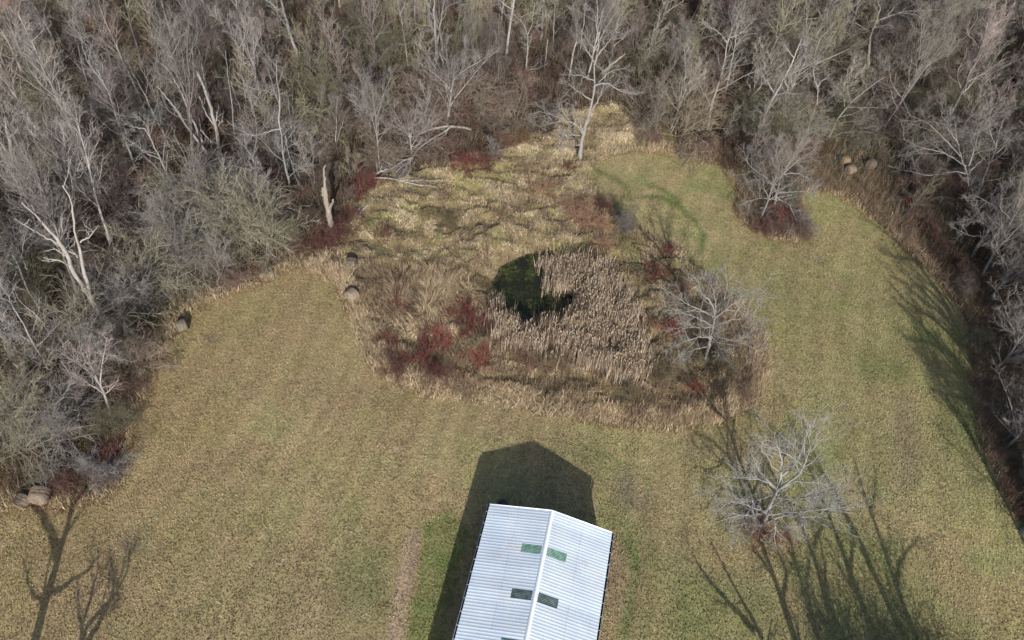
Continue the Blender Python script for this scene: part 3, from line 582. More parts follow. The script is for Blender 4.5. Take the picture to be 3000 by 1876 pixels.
hero('tall white barked tree at the head of the rough grass beside the mown clearing', 'tree', 'bare_tree', 'b', (1645, 1108),
     [(.42, .2, .5, [(1645, 1108), (1672, 930), (1725, 760), (1755, 600), (1750, 450)]), (.2, .05, 1, [(1750, 450), (1785, 320), (1765, 170), (1740, 60)]), (.16, .04, -1, [(1652, 940), (1600, 935), (1530, 930)]),
      (.17, .05, -1.5, [(1672, 930), (1625, 860), (1500, 810), (1370, 770)]), (.13, .04, -2, [(1625, 860), (1540, 830), (1370, 880)]), (.15, .04, .5, [(1740, 700), (1610, 610), (1550, 560)]),
      (.15, .05, -.5, [(1750, 590), (1850, 575), (1920, 630), (2050, 660)]), (.13, .04, 1.5, [(1750, 430), (1690, 340), (1660, 250)]), (.15, .04, 0, [(1780, 380), (1850, 290), (1900, 200)]),
      (.13, .04, 2, [(1740, 760), (1800, 650), (1830, 520)]), (.12, .04, -1, [(1750, 560), (1650, 520), (1560, 520)]), (.12, .04, 1, [(1755, 600), (1850, 500), (1960, 470)]), (.12, .04, -1.5, [(1660, 1000), (1600, 1010), (1540, 1050)]), (.13, .04, 1, [(1675, 920), (1640, 830), (1600, 720)])],
     hr, (9, 6, 4), (.54, .53, .50), (.44, .42, .40), rmin=.012)
hero('thick broken snag with peeling pale bark beside the red shrubs', 'dead tree', 'dead_snag', 'a', (2290, 1605),
     [(.6, .44, 0, [(2290, 1605), (2280, 1500), (2265, 1400), (2245, 1300)]), (.36, .2, .3, [(2255, 1370), (2235, 1330), (2230, 1300)]), (.26, .14, -.4, [(2275, 1450), (2300, 1410), (2305, 1380)]), (.2, .14, 1.5, [(2250, 1300), (2242, 1220), (2240, 1170), (2252, 1140)])],
     hr, None, (.50, .45, .41), dead=True)
hero('large forked dead tree with bleached limbs in the western woods', 'dead tree', 'dead_tree', 'd', (752, 805),
     [(.45, .3, 0, [(752, 805), (640, 620), (560, 500), (510, 430), (460, 290)]), (.24, .07, -.5, [(460, 290), (430, 230), (340, 130), (240, 20), (150, -60)]), (.26, .06, 1, [(620, 580), (590, 450), (545, 280), (520, 120), (500, 0), (520, -60), (430, -180)]),
      (.13, .05, -1.5, [(430, 230), (330, 190), (220, 120), (100, 50)]), (.13, .05, -1, [(500, 385), (430, 345), (300, 320)]), (.1, .04, 1, [(555, 215), (630, 165), (680, 95)]), (.1, .04, 0, [(470, 320), (430, 290), (370, 250)]), (.12, .04, 1.2, [(460, 280), (430, 180), (430, 80)]), (.08, .03, 1, [(540, 320), (480, 250), (455, 215)])],
     hr, (2, 2, 1), (.66, .64, .62), (.6, .59, .57), dead=True, tl=.2, rmin=.02)
hero('slanting dead tree with three bare white prongs in the upper west woods', 'dead tree', 'dead_tree', 'a', (1455, 1095),
     [(.24, .16, 0, [(1455, 1095), (1390, 1000), (1300, 885), (1210, 750)]), (.14, .05, 0, [(1210, 750), (1140, 660), (1085, 600)]), (.2, .06, 1, [(1400, 980), (1340, 850), (1260, 660), (1200, 520), (1115, 440)]),
      (.12, .05, 1.5, [(1325, 800), (1290, 660), (1255, 530)]), (.12, .05, -1, [(1250, 790), (1215, 745)]), (.12, .05, .5, [(1390, 900), (1440, 960), (1475, 1000)])], hr, (2, 2, 1), (.58, .58, .58), (.5, .5, .5), dead=True, tl=.15, rmin=.02)
hero('thick broken dead trunk with splintered top in the upper west woods', 'dead tree', 'dead_tree', 'a', (1525, 1080),
     [(.33, .2, 0, [(1525, 1080), (1490, 870), (1440, 680), (1395, 560), (1370, 515)]), (.1, .04, .5, [(1370, 515), (1335, 440), (1328, 280)]), (.14, .1, -.5, [(1490, 880), (1420, 780), (1380, 670)]), (.13, .07, .8, [(1490, 900), (1540, 835)]), (.1, .06, .3, [(1500, 840), (1500, 775)])], hr, (2, 1, 1), (.54, .54, .54), (.45, .45, .45), dead=True, tl=.15, rmin=.02)
hero('slim crooked leafless stem east of the splintered dead trunk', 'tree', 'bare_tree', 'a', (1625, 1010), [(.14, .08, 0, [(1625, 1010), (1610, 800), (1600, 650), (1570, 500), (1560, 350)]), (.07, .03, .6, [(1595, 560), (1640, 700), (1665, 760)])], hr, (3, 3, 2), (.5, .5, .48), (.4, .4, .4), tl=.15)
hero('stubby white broken snag at the far west edge of the woods', 'dead tree', 'dead_snag', 'a', (92, 1115),
     [(.32, .2, 0, [(92, 1115), (72, 1000), (45, 900), (38, 800)]), (.12, .07, .5, [(65, 950), (100, 920), (125, 885)]), (.2, .14, -.3, [(90, 1100), (40, 1040), (-40, 930)])], hr, None, (.66, .64, .60), dead=True)
hero('short bleached hand-shaped snag above the fallen tree', 'dead tree', 'dead_snag', 'b', (722, 600),
     [(.26, .18, 0, [(722, 600), (718, 540), (712, 480)]), (.14, .06, .5, [(712, 480), (700, 420), (678, 360)]), (.13, .06, -.5, [(716, 530), (680, 460), (645, 400)]), (.12, .06, .3, [(716, 480), (730, 420), (735, 370)]), (.1, .05, 0, [(725, 500), (742, 460), (740, 410)]), (.1, .05, -.4, [(725, 560), (740, 520), (756, 488)])],
     hr, None, (.70, .69, .66), dead=True)
hero('leaning pale stub broken off at both sides near the clearing', 'dead tree', 'dead_snag', 'b', (1572, 560), [(.2, .14, 0, [(1572, 560), (1590, 450), (1612, 340), (1628, 285)])], hr, None, (.62, .58, .52), dead=True)
hero('thin straight stub left of the leaning pale stub', 'dead tree', 'dead_snag', 'b', (1405, 495), [(.14, .1, 0, [(1405, 495), (1415, 380), (1430, 275)])], hr, None, (.5, .45, .4), dead=True)
def fallen(label, fr, limbs, rng, cb, ct, tw=(6, 5, 4)):
    root = bpy.data.objects.new('fallen_tree', None); COL.objects.link(root); F0 = gp(*zz(fr, *limbs[0][4][0])); root.location = F0; tag(root, label, 'fallen tree')
    G = Geo(); P0 = []; R0 = []
    for (r0, r1, h0, h1, pts) in limbs:
        P = np.array([gp(*zz(fr, *p), h0+(h1-h0)*q/(len(pts)-1)) for q, p in enumerate(pts)])-F0; P = resample(P, 12, rng, .03); R = np.linspace(r0, r1, 12); tubes(G, P[None], R[None], 6, rng, True); P0.append(P); R0.append(R)
    t = link('trunk', G.mesh('trunk', [m_dead], smooth=True), root); t.color = (*[c*.6 for c in cb], 1)
    G = Geo(); P1, R1 = sprout(np.stack(P0), np.stack(R0), tw[0], rng, .2, 1, 40, 12, .35, .3, 6, .05, .12, .5, .025, .6); tubes(G, P1, R1, 3, rng); P2, R2 = sprout(P1, R1, tw[1], rng, .2, 1, 42, 12, .5, .3, 5, .03, .12, .6, .016, .4); tubes(G, P2, R2, 3, rng)
    P3, R3 = sprout(P2, R2, tw[2], rng, .2, 1, 42, 12, .5, .3, 4, .03, .12, .6, .012, .3); tubes(G, P3, R3, 3, rng); c = link('crown', G.mesh('crown', [m_twig]), root); c.color = (*[c_*.62 for c_ in ct], 1)
fallen('fallen tree with arching bleached limbs lying above the crimson thicket', 'b', [(.17, .09, .5, 1.6, [(900, 895), (830, 872), (750, 872), (650, 885), (540, 925), (450, 990)]), (.12, .04, 1.2, .8, [(760, 872), (690, 930), (560, 1000), (490, 1090), (380, 1190)]),
       (.12, .05, 1., .6, [(490, 1090), (460, 1140), (400, 1230)]), (.12, .05, 1., .6, [(750, 875), (715, 940), (600, 1000)]), (.1, .04, 1., .8, [(490, 1090), (420, 1120), (320, 1180)]), (.08, .04, .8, .5, [(480, 1110), (470, 1190), (430, 1240)])], hr, (.52, .50, .47), (.40, .37, .35))
fallen('slim white fallen stem lying across the top of the rough grass', 'b', [(.08, .03, .5, .7, [(230, 1232), (340, 1232), (430, 1255), (520, 1280), (660, 1297)]), (.07, .03, .6, .7, [(400, 1250), (520, 1248), (700, 1255)]), (.16, .12, .3, .5, [(180, 1222), (270, 1190), (350, 1160)])], hr, (.6, .59, .56), (.45, .44, .42), (4, 3, 2))
fallen('short broken white branch lying by the thick snag', 'a', [(.07, .05, .4, .6, [(2425, 1545), (2490, 1480), (2550, 1405)]), (.05, .03, .5, .8, [(2440, 1500), (2490, 1440), (2520, 1400)])], hr, (.66, .63, .6), (.4, .36, .33), (2, 2, 1))
fallen('brown pole leaning through the brush behind the tall white tree', 'b', [(.16, .1, .6, 3.2, [(1800, 510), (1880, 440), (1960, 375)])], hr, (.5, .44, .38), (.35, .3, .27), (3, 3, 2))
fallen('small grey branch lying in grass beside the sunken bale', 'e', [(.06, .04, .3, .4, [(-5, 380), (25, 350), (55, 322)])], hr, (.6, .58, .55), (.4, .36, .33), (1, 1, 1))
fallen('thick trunk lying bent among leaves at the eastern edge', 'f', [(.3, .2, .6, 1.4, [(2130, 165), (2200, 120), (2290, 90), (2420, 75)]), (.2, .12, .5, .4, [(2130, 165), (2200, 220), (2290, 280)])], hr, (.45, .42, .38), (.36, .33, .31), (4, 4, 3))
for lab, fr, foot, limbs, cbk in (
  ('pair of pale trunks leaning east on the north rim of the clearing, left one', 'c', (170, 895), [(.3, .2, 0, [(170, 895), (200, 720), (265, 540), (290, 400), (310, 290)]), (.15, .05, -1, [(310, 300), (250, 220), (150, 170)]), (.16, .05, 1, [(310, 290), (350, 180), (400, 60)]), (.12, .04, 0, [(320, 260), (380, 250), (480, 150)])], (.56, .53, .48)),
  ('pair of pale trunks leaning east on the north rim of the clearing, right one', 'c', (275, 700), [(.26, .18, 0, [(275, 720), (310, 590), (335, 450), (365, 300)]), (.13, .05, 1, [(365, 300), (370, 200), (440, 100)]), (.12, .05, -1, [(360, 320), (420, 250), (520, 230)]), (.1, .04, 0, [(335, 450), (400, 420), (470, 360)])], (.52, .50, .46)),
  ('white trunk leaning east in the brush north of the red bush island', 'c', (525, 942), [(.26, .18, 0, [(525, 942), (570, 800), (620, 690), (690, 570), (760, 430)]), (.16, .05, .5, [(760, 430), (790, 350), (850, 200)]), (.12, .04, -1, [(720, 520), (800, 490), (900, 440)]), (.12, .04, 1, [(630, 640), (590, 570), (540, 520)]), (.1, .04, -1, [(585, 780), (680, 780), (780, 850)]), (.1, .04, 0, [(770, 400), (720, 340), (690, 280)]), (.1, .04, -.5, [(560, 790), (510, 760), (430, 800)])], (.64, .63, .59)),
  ('pale curved trunk between the white leaning trunk and the eastern bales', 'c', (870, 900), [(.22, .15, 0, [(870, 900), (910, 770), (935, 690), (935, 600)]), (.13, .05, .6, [(935, 600), (960, 560), (1020, 520)]), (.12, .05, .6, [(935, 610), (900, 520), (920, 350), (960, 240)]), (.1, .04, -1, [(910, 770), (960, 820), (1000, 900)])], (.56, .54, .5)),
  ('spreading grey green tree reaching east over the gap above the bales', 'c', (1010, 960), [(.2, .12, 0, [(1010, 960), (1060, 840), (1130, 745), (1250, 630), (1390, 540)]), (.1, .03, -.5, [(1130, 745), (1240, 745), (1420, 750)]), (.1, .03, -1, [(1020, 950), (1100, 915), (1280, 910), (1370, 940)]), (.09, .03, -1, [(1070, 860), (1160, 840), (1300, 840)]), (.08, .03, 1, [(1120, 740), (1110, 660), (1060, 600)]), (.07, .03, -1, [(1170, 912), (1220, 960), (1270, 1000)])], (.5, .49, .42)),
  ('broad crooked tree with heavy limbs in the upper east woods', 'c', (1285, 470), [(.4, .3, 0, [(1285, 470), (1285, 380), (1295, 260), (1335, 160)]), (.2, .06, 0, [(1335, 160), (1420, 110), (1560, 75), (1800, 70)]), (.16, .05, 1, [(1340, 150), (1370, 60), (1330, -40)]), (.14, .05, -1, [(1300, 230), (1240, 180), (1150, 150)]), (.14, .05, -.5, [(1500, 90), (1620, 100), (1720, 190)]), (.12, .04, .6, [(1420, 110), (1480, 30), (1560, -40)]), (.12, .04, -1, [(1310, 200), (1420, 170), (1470, 200)])], (.5, .48, .42)),
  ('wide spreading tree south east of the bales with low limbs to the west', 'c', (1985, 1390), [(.3, .22, 0, [(1985, 1390), (1975, 1280), (1970, 1200)]), (.15, .04, .5, [(1970, 1200), (1930, 1100), (1900, 980), (1880, 830)]), (.15, .04, -1, [(1975, 1215), (1900, 1180), (1700, 1220), (1530, 1180)]), (.14, .04, -1.5, [(1980, 1370), (1850, 1370), (1680, 1360), (1510, 1410)]), (.15, .04, 1, [(1980, 1150), (2020, 1020), (2060, 880)]),
      (.14, .04, -.5, [(1960, 1150), (1800, 1050), (1660, 1030), (1520, 960)]), (.13, .04, 1, [(1920, 1080), (1800, 950), (1700, 850), (1560, 800)]), (.14, .04, 1.5, [(1990, 1180), (2080, 1100), (2180, 980)]), (.12, .04, 0, [(1900, 980), (1830, 880), (1780, 760)]), (.12, .04, -2, [(1840, 1370), (1760, 1430), (1690, 1500)])], (.46, .44, .42)),
  ('twin stemmed spreading tree behind the wide tree at the east edge', 'c', (2030, 1370), [(.28, .2, 0, [(2030, 1370), (2080, 1230), (2130, 1120), (2160, 1050)]), (.14, .04, 1, [(2160, 1050), (2190, 900), (2250, 760)]), (.14, .04, -1, [(2150, 1080), (2260, 980), (2400, 900)]), (.12, .04, 0, [(2120, 1140), (2030, 1040), (2010, 900)]), (.12, .04, 1, [(2170, 1020), (2120, 900), (2130, 760)]), (.11, .04, 0, [(2050, 1300), (1990, 1220), (1980, 1140)])], (.44, .42, .40)),
  ('straight leaning grey trunk in the leaf litter on the east edge', 'f', (2000, 310), [(.2, .13, 0, [(2000, 310), (2060, 200), (2130, 110), (2190, 0)]), (.1, .03, -.5, [(2130, 110), (2040, 60), (1900, 50)]), (.1, .03, 1, [(2190, 0), (2220, -120), (2290, -240)]), (.09, .03, -1, [(2080, 170), (1980, 170), (1860, 100)]), (.09, .03, .5, [(2190, 0), (2120, -60), (2000, -120)]), (.09, .03, 0, [(2200, -20), (2300, -60), (2380, -140)])], (.46, .43, .42)),
  ('long straight trunk broken near its foot at the top of the woods', 'a', (2055, 365), [(.36, .26, 0, [(2055, 365), (2000, 220), (1965, 90), (1940, -20), (1900, -180)]), (.16, .05, 1, [(1900, -180), (1850, -300)]), (.12, .04, 0, [(2060, 360), (1980, 340), (1890, 335)]), (.12, .04, 0, [(2040, 330), (2150, 350), (2240, 400)])], (.56, .55, .54)),
  ('big twisted double trunk with peeled limbs at the top centre of the woods', 'b', (668, 520), [(.5, .38, 0, [(668, 520), (660, 380), (648, 200), (640, 60)]), (.2, .1, .5, [(700, 380), (690, 240), (630, 120), (590, 20)]), (.2, .1, -.5, [(665, 300), (690, 150), (700, 40), (750, -80)]), (.18, .1, 0, [(640, 60), (650, -80), (640, -200)]), (.1, .05, -.5, [(665, 260), (620, 180), (600, 150)])], (.50, .47, .46)),
  ('slender straight pale trunk near the top left of centre', 'b', (462, 455), [(.17, .1, 0, [(462, 455), (435, 250), (410, 100), (380, -40)]), (.08, .03, 0, [(410, 100), (440, 20), (480, -60)])], (.58, .54, .48)),
  ('forked pale tree in the brush above the centre of the wood edge', 'b', (1270, 560), [(.2, .14, 0, [(1270, 560), (1285, 420), (1292, 300), (1290, 240)]), (.11, .04, .3, [(1290, 240), (1250, 150), (1180, 90)]), (.11, .04, -.3, [(1290, 240), (1320, 180), (1330, 60)])], (.6, .58, .54)),
  ('straight white pole tree at the top right of centre', 'b', (1462, 345), [(.12, .08, 0, [(1462, 345), (1470, 200), (1478, 60), (1480, -60)]), (.06, .03, 0, [(1470, 180), (1440, 120), (1400, 90)])], (.6, .58, .52)),
  ('pale forked tree in the middle of the west woods with a long side limb', 'a', (1240, 1415), [(.24, .14, 0, [(1240, 1415), (1190, 1270), (1120, 1120), (1060, 990), (1000, 890)]), (.1, .04, -.5, [(1100, 1100), (1010, 1060), (890, 965)]), (.1, .03, .5, [(1040, 950), (1010, 860), (940, 800)]), (.1, .03, 0, [(1000, 890), (930, 880), (850, 860)])], (.52, .52, .49)),
  ('long slanting trunk with a narrow crown in the upper west woods', 'a', (990, 1290), [(.22, .14, 0, [(990, 1290), (920, 1120), (860, 960), (800, 800), (750, 640)]), (.12, .05, 0, [(750, 640), (680, 500), (620, 380)]), (.1, .04, .6, [(700, 560), (590, 400), (540, 220)])], (.5, .5, .49)),
  ('leaning trunk with two bends at the rear of the west woods', 'a', (1180, 1015), [(.17, .12, 0, [(1180, 1015), (1110, 880), (1030, 720), (960, 570), (915, 510)]), (.07, .03, 0, [(1060, 790), (1100, 700), (1060, 620), (980, 480)])], (.54, .5, .46)),
  ('peeling trunk rising from orange leaf litter in the upper west corner', 'a', (470, 540), [(.26, .18, 0, [(470, 540), (420, 410), (370, 280), (320, 170), (220, 20)]), (.1, .04, .5, [(340, 230), (300, 100), (330, -20)])], (.5, .47, .44)),
  ('pair of slim trunks at the rear of the west woods', 'a', (655, 740), [(.17, .12, 0, [(655, 740), (610, 600), (560, 420), (530, 260)]), (.13, .09, 1, [(690, 720), (640, 580), (600, 480)]), (.07, .03, 0, [(530, 260), (500, 120), (520, 20)])], (.54, .5, .46)),
  ('white forked tree standing in dense twigs left of the snag', 'a', (2020, 1350), [(.22, .16, 0, [(2020, 1350), (1980, 1180), (1955, 1050), (1950, 920), (1930, 850)]), (.12, .04, -.5, [(1950, 890), (1850, 910), (1750, 945), (1650, 900)]), (.11, .06, .5, [(1960, 1060), (1920, 1010)]), (.16, .06, .5, [(1930, 850), (1940, 720), (1910, 500), (1920, 400)]), (.07, .03, -.5, [(1975, 940), (1990, 1050), (2050, 1240)])], (.56, .55, .53)),
  ('small pale tree with a low fork right of the dead trunks', 'a', (1790, 1340), [(.12, .08, 0, [(1790, 1340), (1770, 1180), (1740, 1080)]), (.07, .03, 0, [(1740, 1080), (1690, 1010), (1720, 960)]), (.07, .03, 0, [(1750, 1090), (1780, 950), (1760, 740), (1690, 640)]), (.06, .03, .5, [(1765, 730), (1790, 640), (1880, 600)])], (.5, .49, .48)),
  ('grey tree with fine twigs next to the lone west bale', 'd', (690, 1235), [(.18, .12, 0, [(690, 1235), (655, 1110), (662, 1000), (665, 920)]), (.1, .03, 0, [(655, 1110), (580, 1020), (545, 900), (490, 820)]), (.09, .03, .5, [(665, 920), (700, 860), (760, 830)]), (.09, .03, -.5, [(665, 960), (760, 1000), (850, 990)]), (.08, .03, .5, [(665, 930), (620, 850), (640, 800)])], (.5, .49, .47)),
  ('long leaning trunk in the lower west woods, foot under dark shrubs', 'd', (390, 1210), [(.22, .15, 0, [(390, 1210), (330, 1080), (250, 940), (170, 800), (110, 690)]), (.1, .04, 0, [(230, 910), (150, 860), (80, 830)]), (.1, .04, .5, [(130, 730), (60, 590), (0, 520)])], (.52, .51, .49)),
  ('slim leaning trunk beyond the long leaning one in the lower west woods', 'd', (410, 935), [(.16, .1, 0, [(410, 935), (330, 820), (240, 700), (130, 620), (95, 530)])], (.5, .49, .47)),
  ('curved grey trunk at the far west edge behind the forked dead tree', 'd', (270, 660), [(.2, .13, 0, [(270, 660), (180, 520), (130, 370), (60, 250), (0, 170)]), (.1, .04, 0, [(190, 400), (140, 290), (80, 210)]), (.08, .03, .4, [(150, 300), (180, 150), (210, 90)])], (.46, .45, .43)),
  ('small multi stemmed grey tree below the fallen tree by the crimson thicket', 'b', (1052, 1128), [(.06, .03, 0, [(1052, 1128), (1040, 1050), (1010, 990)]), (.06, .03, 0, [(1052, 1128), (1060, 1040), (1070, 960)]), (.05, .02, 0, [(1052, 1128), (1100, 1040)])], (.45, .4, .38))):
    ps = (6, 6, 4); spread = .45
    hero(lab, 'tree', 'bare_tree', fr, foot, limbs, hr, ps, cbk, tuple(.74*c+.03 for c in cbk), tl=spread, rmin=.015)
# ------------------------------------------------------------------ tree and shrub kinds, built once, then copied one by one
pr_ = np.random.default_rng(404)
def proto_tree(kind, h, rng):
    G = Geo(); limbs = []
    n = 12
    def stem(h, r, lean, start=(0, 0, -.3), bend=.25, az=None):
        az = rng.random()*6.28 if az is None else az; t = np.linspace(0, 1, n)
        w_ = np.cumsum(rng.normal(size=(n, 2)), 0)*bend*h*.018
        P = np.c_[np.cos(az)*lean*h*t**1.3+w_[:, 0], np.sin(az)*lean*h*t**1.3+w_[:, 1], t*h]+np.array(start); return P, r*(1-.78*t)*np.where(t < .05, 1.35, 1)
    if kind == 'straight': limbs = [stem(h, .16, .06)]; K = (26, 6, 4); a = 38; t0 = .34; lr = .24
    elif kind == 'forked':
        P, R = stem(h, .19, .08); limbs = [(P, R)]
        for q in range(3): s = P[4+q]; limbs.append(stem(h*.62, .12, .3, s, .3))
        K = (12, 6, 4); a = 42; t0 = .28; lr = .33
    elif kind == 'spread':
        P, R = stem(h*.8, .2, .1); limbs = [(P, R)]
        for q in range(6): s = P[3+q]; limbs.append(stem(h*.5, .08, .95, s, .35, q*1.05+rng.random()*.5))
        K = (10, 6, 5); a = 47; t0 = .2; lr = .38
    elif kind == 'thin': limbs = [stem(h, .09, .1, bend=.5), stem(h*.8, .06, .25, bend=.5)]; K = (14, 6, 4); a = 42; t0 = .25; lr = .3
    elif kind == 'vine':
        P, R = stem(h, .18, .08, bend=.4); limbs = [(P, R)]
        for q in range(3): limbs.append(stem(h*.45, .09, .5, P[5+q], .4))
        K = (10, 6, 6); a = 60; t0 = .3; lr = .3
    for P, R in limbs: tubes(G, P[None], np.maximum(R, .02)[None], 6, rng)
    P = np.stack([p for p, r in limbs]); R = np.stack([r for p, r in limbs])
    up = .12 if kind != 'vine' else -.22
    rm = .0155
    C = Geo(); P1, R1 = sprout(P, R, K[0], rng, t0, 1, a, 12, lr, .55, 7, up, .15, .5, rm*1.7, .9)
    tubes(G if kind == 'spread' else C, P1, R1, 4, rng)
    P2, R2 = sprout(P1, R1, K[1], rng, .2, 1, 42, 12, .5, .4, 5, up*.8, .14, .6, rm, .45); tubes(C, P2, R2, 3, rng)
    P3, R3 = sprout(P2, R2, K[2], rng, .15, 1, 40, 12, .55, .4, 4, up*.6, .12, .7, rm*.72, .3); tubes(C, P3, R3, 3, rng)
    if kind == 'vine':                                 # hanging vine strands
        M = 110; k = rng.integers(0, len(P1), M); s = P1[k, rng.integers(2, 7, M)]; L = np.minimum(s[:, 2]-.3, 2+6*rng.random(M))
        t = np.linspace(0, 1, 6)[None, :, None]; d = np.c_[rng.normal(size=(M, 2))*.5, -L][:, None]
        tubes(C, s[:, None]+d*t+np.cumsum(rng.normal(size=(M, 6, 3))*.06, 1), np.full((M, 6), .014), 3, rng)
    return G.mesh('trunk', [m_bark], smooth=True), C.mesh('crown', [m_twig])
def proto_shrub(kind, rng):
    G = Geo(); par = dict(dome=(26, 2.6, 48, -.07, (6, 5, 2), .5), brush=(24, 1.9, 40, -.02, (5, 4, 2), .45), olive=(22, 3.6, 54, -.11, (7, 5, 3), .5), red=(30, 1.7, 36, .0, (5, 3, 0), .38), upright=(14, 2.8, 18, .03, (8, 5, 3), .35))[kind]
    ns, L, sp, droop, K, lr = par
    a = np.abs(rng.normal(size=ns))*math.radians(sp); az = rng.random(ns)*6.28; d = np.stack([np.sin(a)*np.cos(az), np.sin(a)*np.sin(az), np.cos(a)], -1)
    spread = .65 if kind == 'red' else .5 if kind == 'brush' else .25
    pos = np.c_[rng.normal(size=(ns, 2))*spread, np.full(ns, -.1)]; ln = L*(.65+.6*rng.random(ns)); pts = [pos]
    for q in range(6): d = norm(d+np.array([0, 0, droop])+.13*rng.normal(size=d.shape)); pts.append(pts[-1]+d*(ln/6)[:, None])
    P = np.stack(pts, 1); P[..., 2] = np.maximum(P[..., 2], -.1); r0 = {'red': .024, 'brush': .022}.get(kind, .032); R = np.linspace(1, .4, 7)[None]*np.full((ns, 1), r0)
    tubes(G, P, R, 4, rng)
    P1, R1 = sprout(P, R, K[0], rng, .2, 1, 40, 12, lr, .3, 5, droop*.5, .15, .65, .017, .5); tubes(G, P1, R1, 3, rng)
    P2, R2 = sprout(P1, R1, K[1], rng, .15, 1, 42, 12, .5, .3, 4, droop*.5, .14, .7, .0125, .4); tubes(G, P2, R2, 3, rng)
    if K[2]: P3, R3 = sprout(P2, R2, K[2], rng, .15, 1, 42, 12, .55, .3, 4, 0, .14, .8, .008, .5); tubes(G, P3, R3, 3, rng)
    return G.mesh('stems', [m_twig])
TP = {k: [proto_tree(k, h, pr_) for h in hs] for k, hs in dict(straight=(15, 17), forked=(13, 15), spread=(11, 12, 10), thin=(9, 10, 8), vine=(13, 11)).items()}
SP = {k: [proto_shrub(k, pr_) for _ in range(n)] for k, n in dict(dome=3, brush=3, olive=3, red=3, upright=2).items()}
def place_tree(kind, x, y, s, rz, cb, ct, label, group, v, hs=1., lean=(0, 0)):
    o = bpy.data.objects.new('sapling' if kind == 'thin' else 'bare_tree', None); COL.objects.link(o); o.location = (x, y, gz(x, y) if abs(x) < 110 else 0); o.rotation_euler = (lean[0], lean[1], rz); o.scale = (s, s, s*hs)
    tag(o, label, 'tree', group); tr, cr = TP[kind][v % len(TP[kind])]
    t = link('trunk', tr, o); t.color = (*cb, 1); c = link('crown', cr, o); c.color = (*ct, 1); return o
def place_shrub(kind, x, y, s, rz, ct, label, group, v, hs=1.):
    o = link('bush' if kind == 'brush' else 'shrub', SP[kind][v % len(SP[kind])], loc=(x, y, gz(x, y))); o.rotation_euler = (0, 0, rz); o.scale = (s, s, s*hs); o.color = (*ct, 1)
    return tag(o, label, 'shrub', group)
rg = np.random.default_rng(2024)
def zone(u, v):                                        # part of the woods a foot at overview pixel (u, v) stands in
    if u < 520 and v > 640: return 'lower west woods between bales'
    if u < 330 and v <= 250: return 'orange littered upper west corner'
    if u < 720 and v > 250: return 'west woods near dead white trees'
    if u < 720: return 'upper west woods'
    if u < 1330 and v < 160: return 'top centre woods'
    if u < 1330: return 'brush behind the fallen tree'
    if u < 1660: return 'woods behind the tall white tree'
    if u < 2000: return 'woods north of bush island'
    if v < 330: return 'upper east woods behind bales'
    if v < 720: return 'woods right of eastern bales'
    return 'dark belt east of lawn'
heroes = [np.array(o.location[:2]) for o in bpy.data.objects if o.get('category') in ('tree', 'dead tree')]
placed = []
bales_xy = [np.array(o.location[:2]) for o in bpy.data.objects if o.name.startswith('hay_bale')]
HPA = np.array(HP)
cand = np.stack([-100+rg.random(8000)*205, 12+rg.random(8000)*122], -1)
fr_ = inpoly(cand, LAWN) | inpoly(cand, ROUGH); dl = np.minimum(polydist(cand, LAWN), polydist(cand, ROUGH))
pxx, pyy = project(np.c_[cand, 0*cand[:, 0]])
DESC = dict(straight='tall straight bare tree with narrow crown', forked='bare forked tree with several rising limbs', spread='spreading wide crowned bare tree', thin='slender young bare tree', vine='bare tree hung with drooping vines')
NK = {}
for q in range(len(cand)):
    x, y = cand[q]; u, v = pxx[q]/OV, pyy[q]/OV
    if fr_[q] or dl[q] < 1.6 or not (-260 < u < 2600 and -190 < v < 1620): continue
    dens = 3.7 if v < 250 else 3.5
    if u > 1900: dens = 3.7
    if u > 2250 and v > 550: dens = 3.3
    orange = math.exp(-(math.hypot(x+66, y-97)/16)**2)
    if rg.random() < orange*.82: continue
    if 1000 < u < 1330 and 180 < v < 420 and rg.random() < .75: continue
    if 1900 < u < 2110 and 330 < v < 470: continue
    if any((x-a)**2+(y-b)**2 < (dens*(.8+.4*rg.random()))**2 for a, b in placed): continue
    if any((x-a)**2+(y-b)**2 < 5 for a, b in heroes): continue
    if any(abs(x-a) < 3.2 and -7 < (y-b) < 2 for a, b in bales_xy): continue
    if hides(x, y, 9, 1) : continue
    
    edge = dl[q] < 6
    if u < 720: p = dict(straight=.42, forked=.2, thin=.3, spread=.08, vine=0)
    elif u < 1330: p = dict(straight=.25, forked=.25, thin=.25, spread=.1, vine=.15)
    elif u < 2000: p = dict(straight=.12, forked=.3, thin=.28, spread=.15, vine=.15)
    else: p = dict(straight=.03, forked=.2, thin=.2, spread=.5, vine=.07)
    if edge: p = dict(straight=.08, forked=.2, thin=.5, spread=.22, vine=0)
    ks = list(p); k = ks[rg.choice(5, p=[p[a] for a in ks])]
    if hides(x, y, 11 if k != 'thin' else 8, 34) and rg.random() < .9: continue
    nk = 'sapling' if k == 'thin' else 'bare_tree'
    if NK.get(nk, 0) >= (290 if nk == 'sapling' else 262): continue
    NK[nk] = NK.get(nk, 0)+1; placed.append((x, y))
    g = rg.random(); cb = np.array([.185, .174, .165])*(.55+1.25*g*g)
    ct = np.array([.196, .178, .166]) if u < 1500 else np.array([.21, .19, .162])
    if k == 'vine' or rg.random() < .2: ct = np.array([.20, .18, .13])
    if rg.random() < .2: ct = np.array([.175, .145, .135])
    ct = ct*(.85+1.0*rg.random()**1.5)
    s = (.68+.38*rg.random())*(.8 if edge else 1)
    z_ = zone(u, v); lab = f'{DESC[k]} in the {z_}'
    lx = rg.normal()*.05; ly = rg.normal()*.05-(.09 if (u < 600) else -.02)
    place_tree(k, x, y, s, rg.random()*6.28, cb, ct, lab, lab, rg.integers(9), .9+.25*rg.random(), (lx, ly))
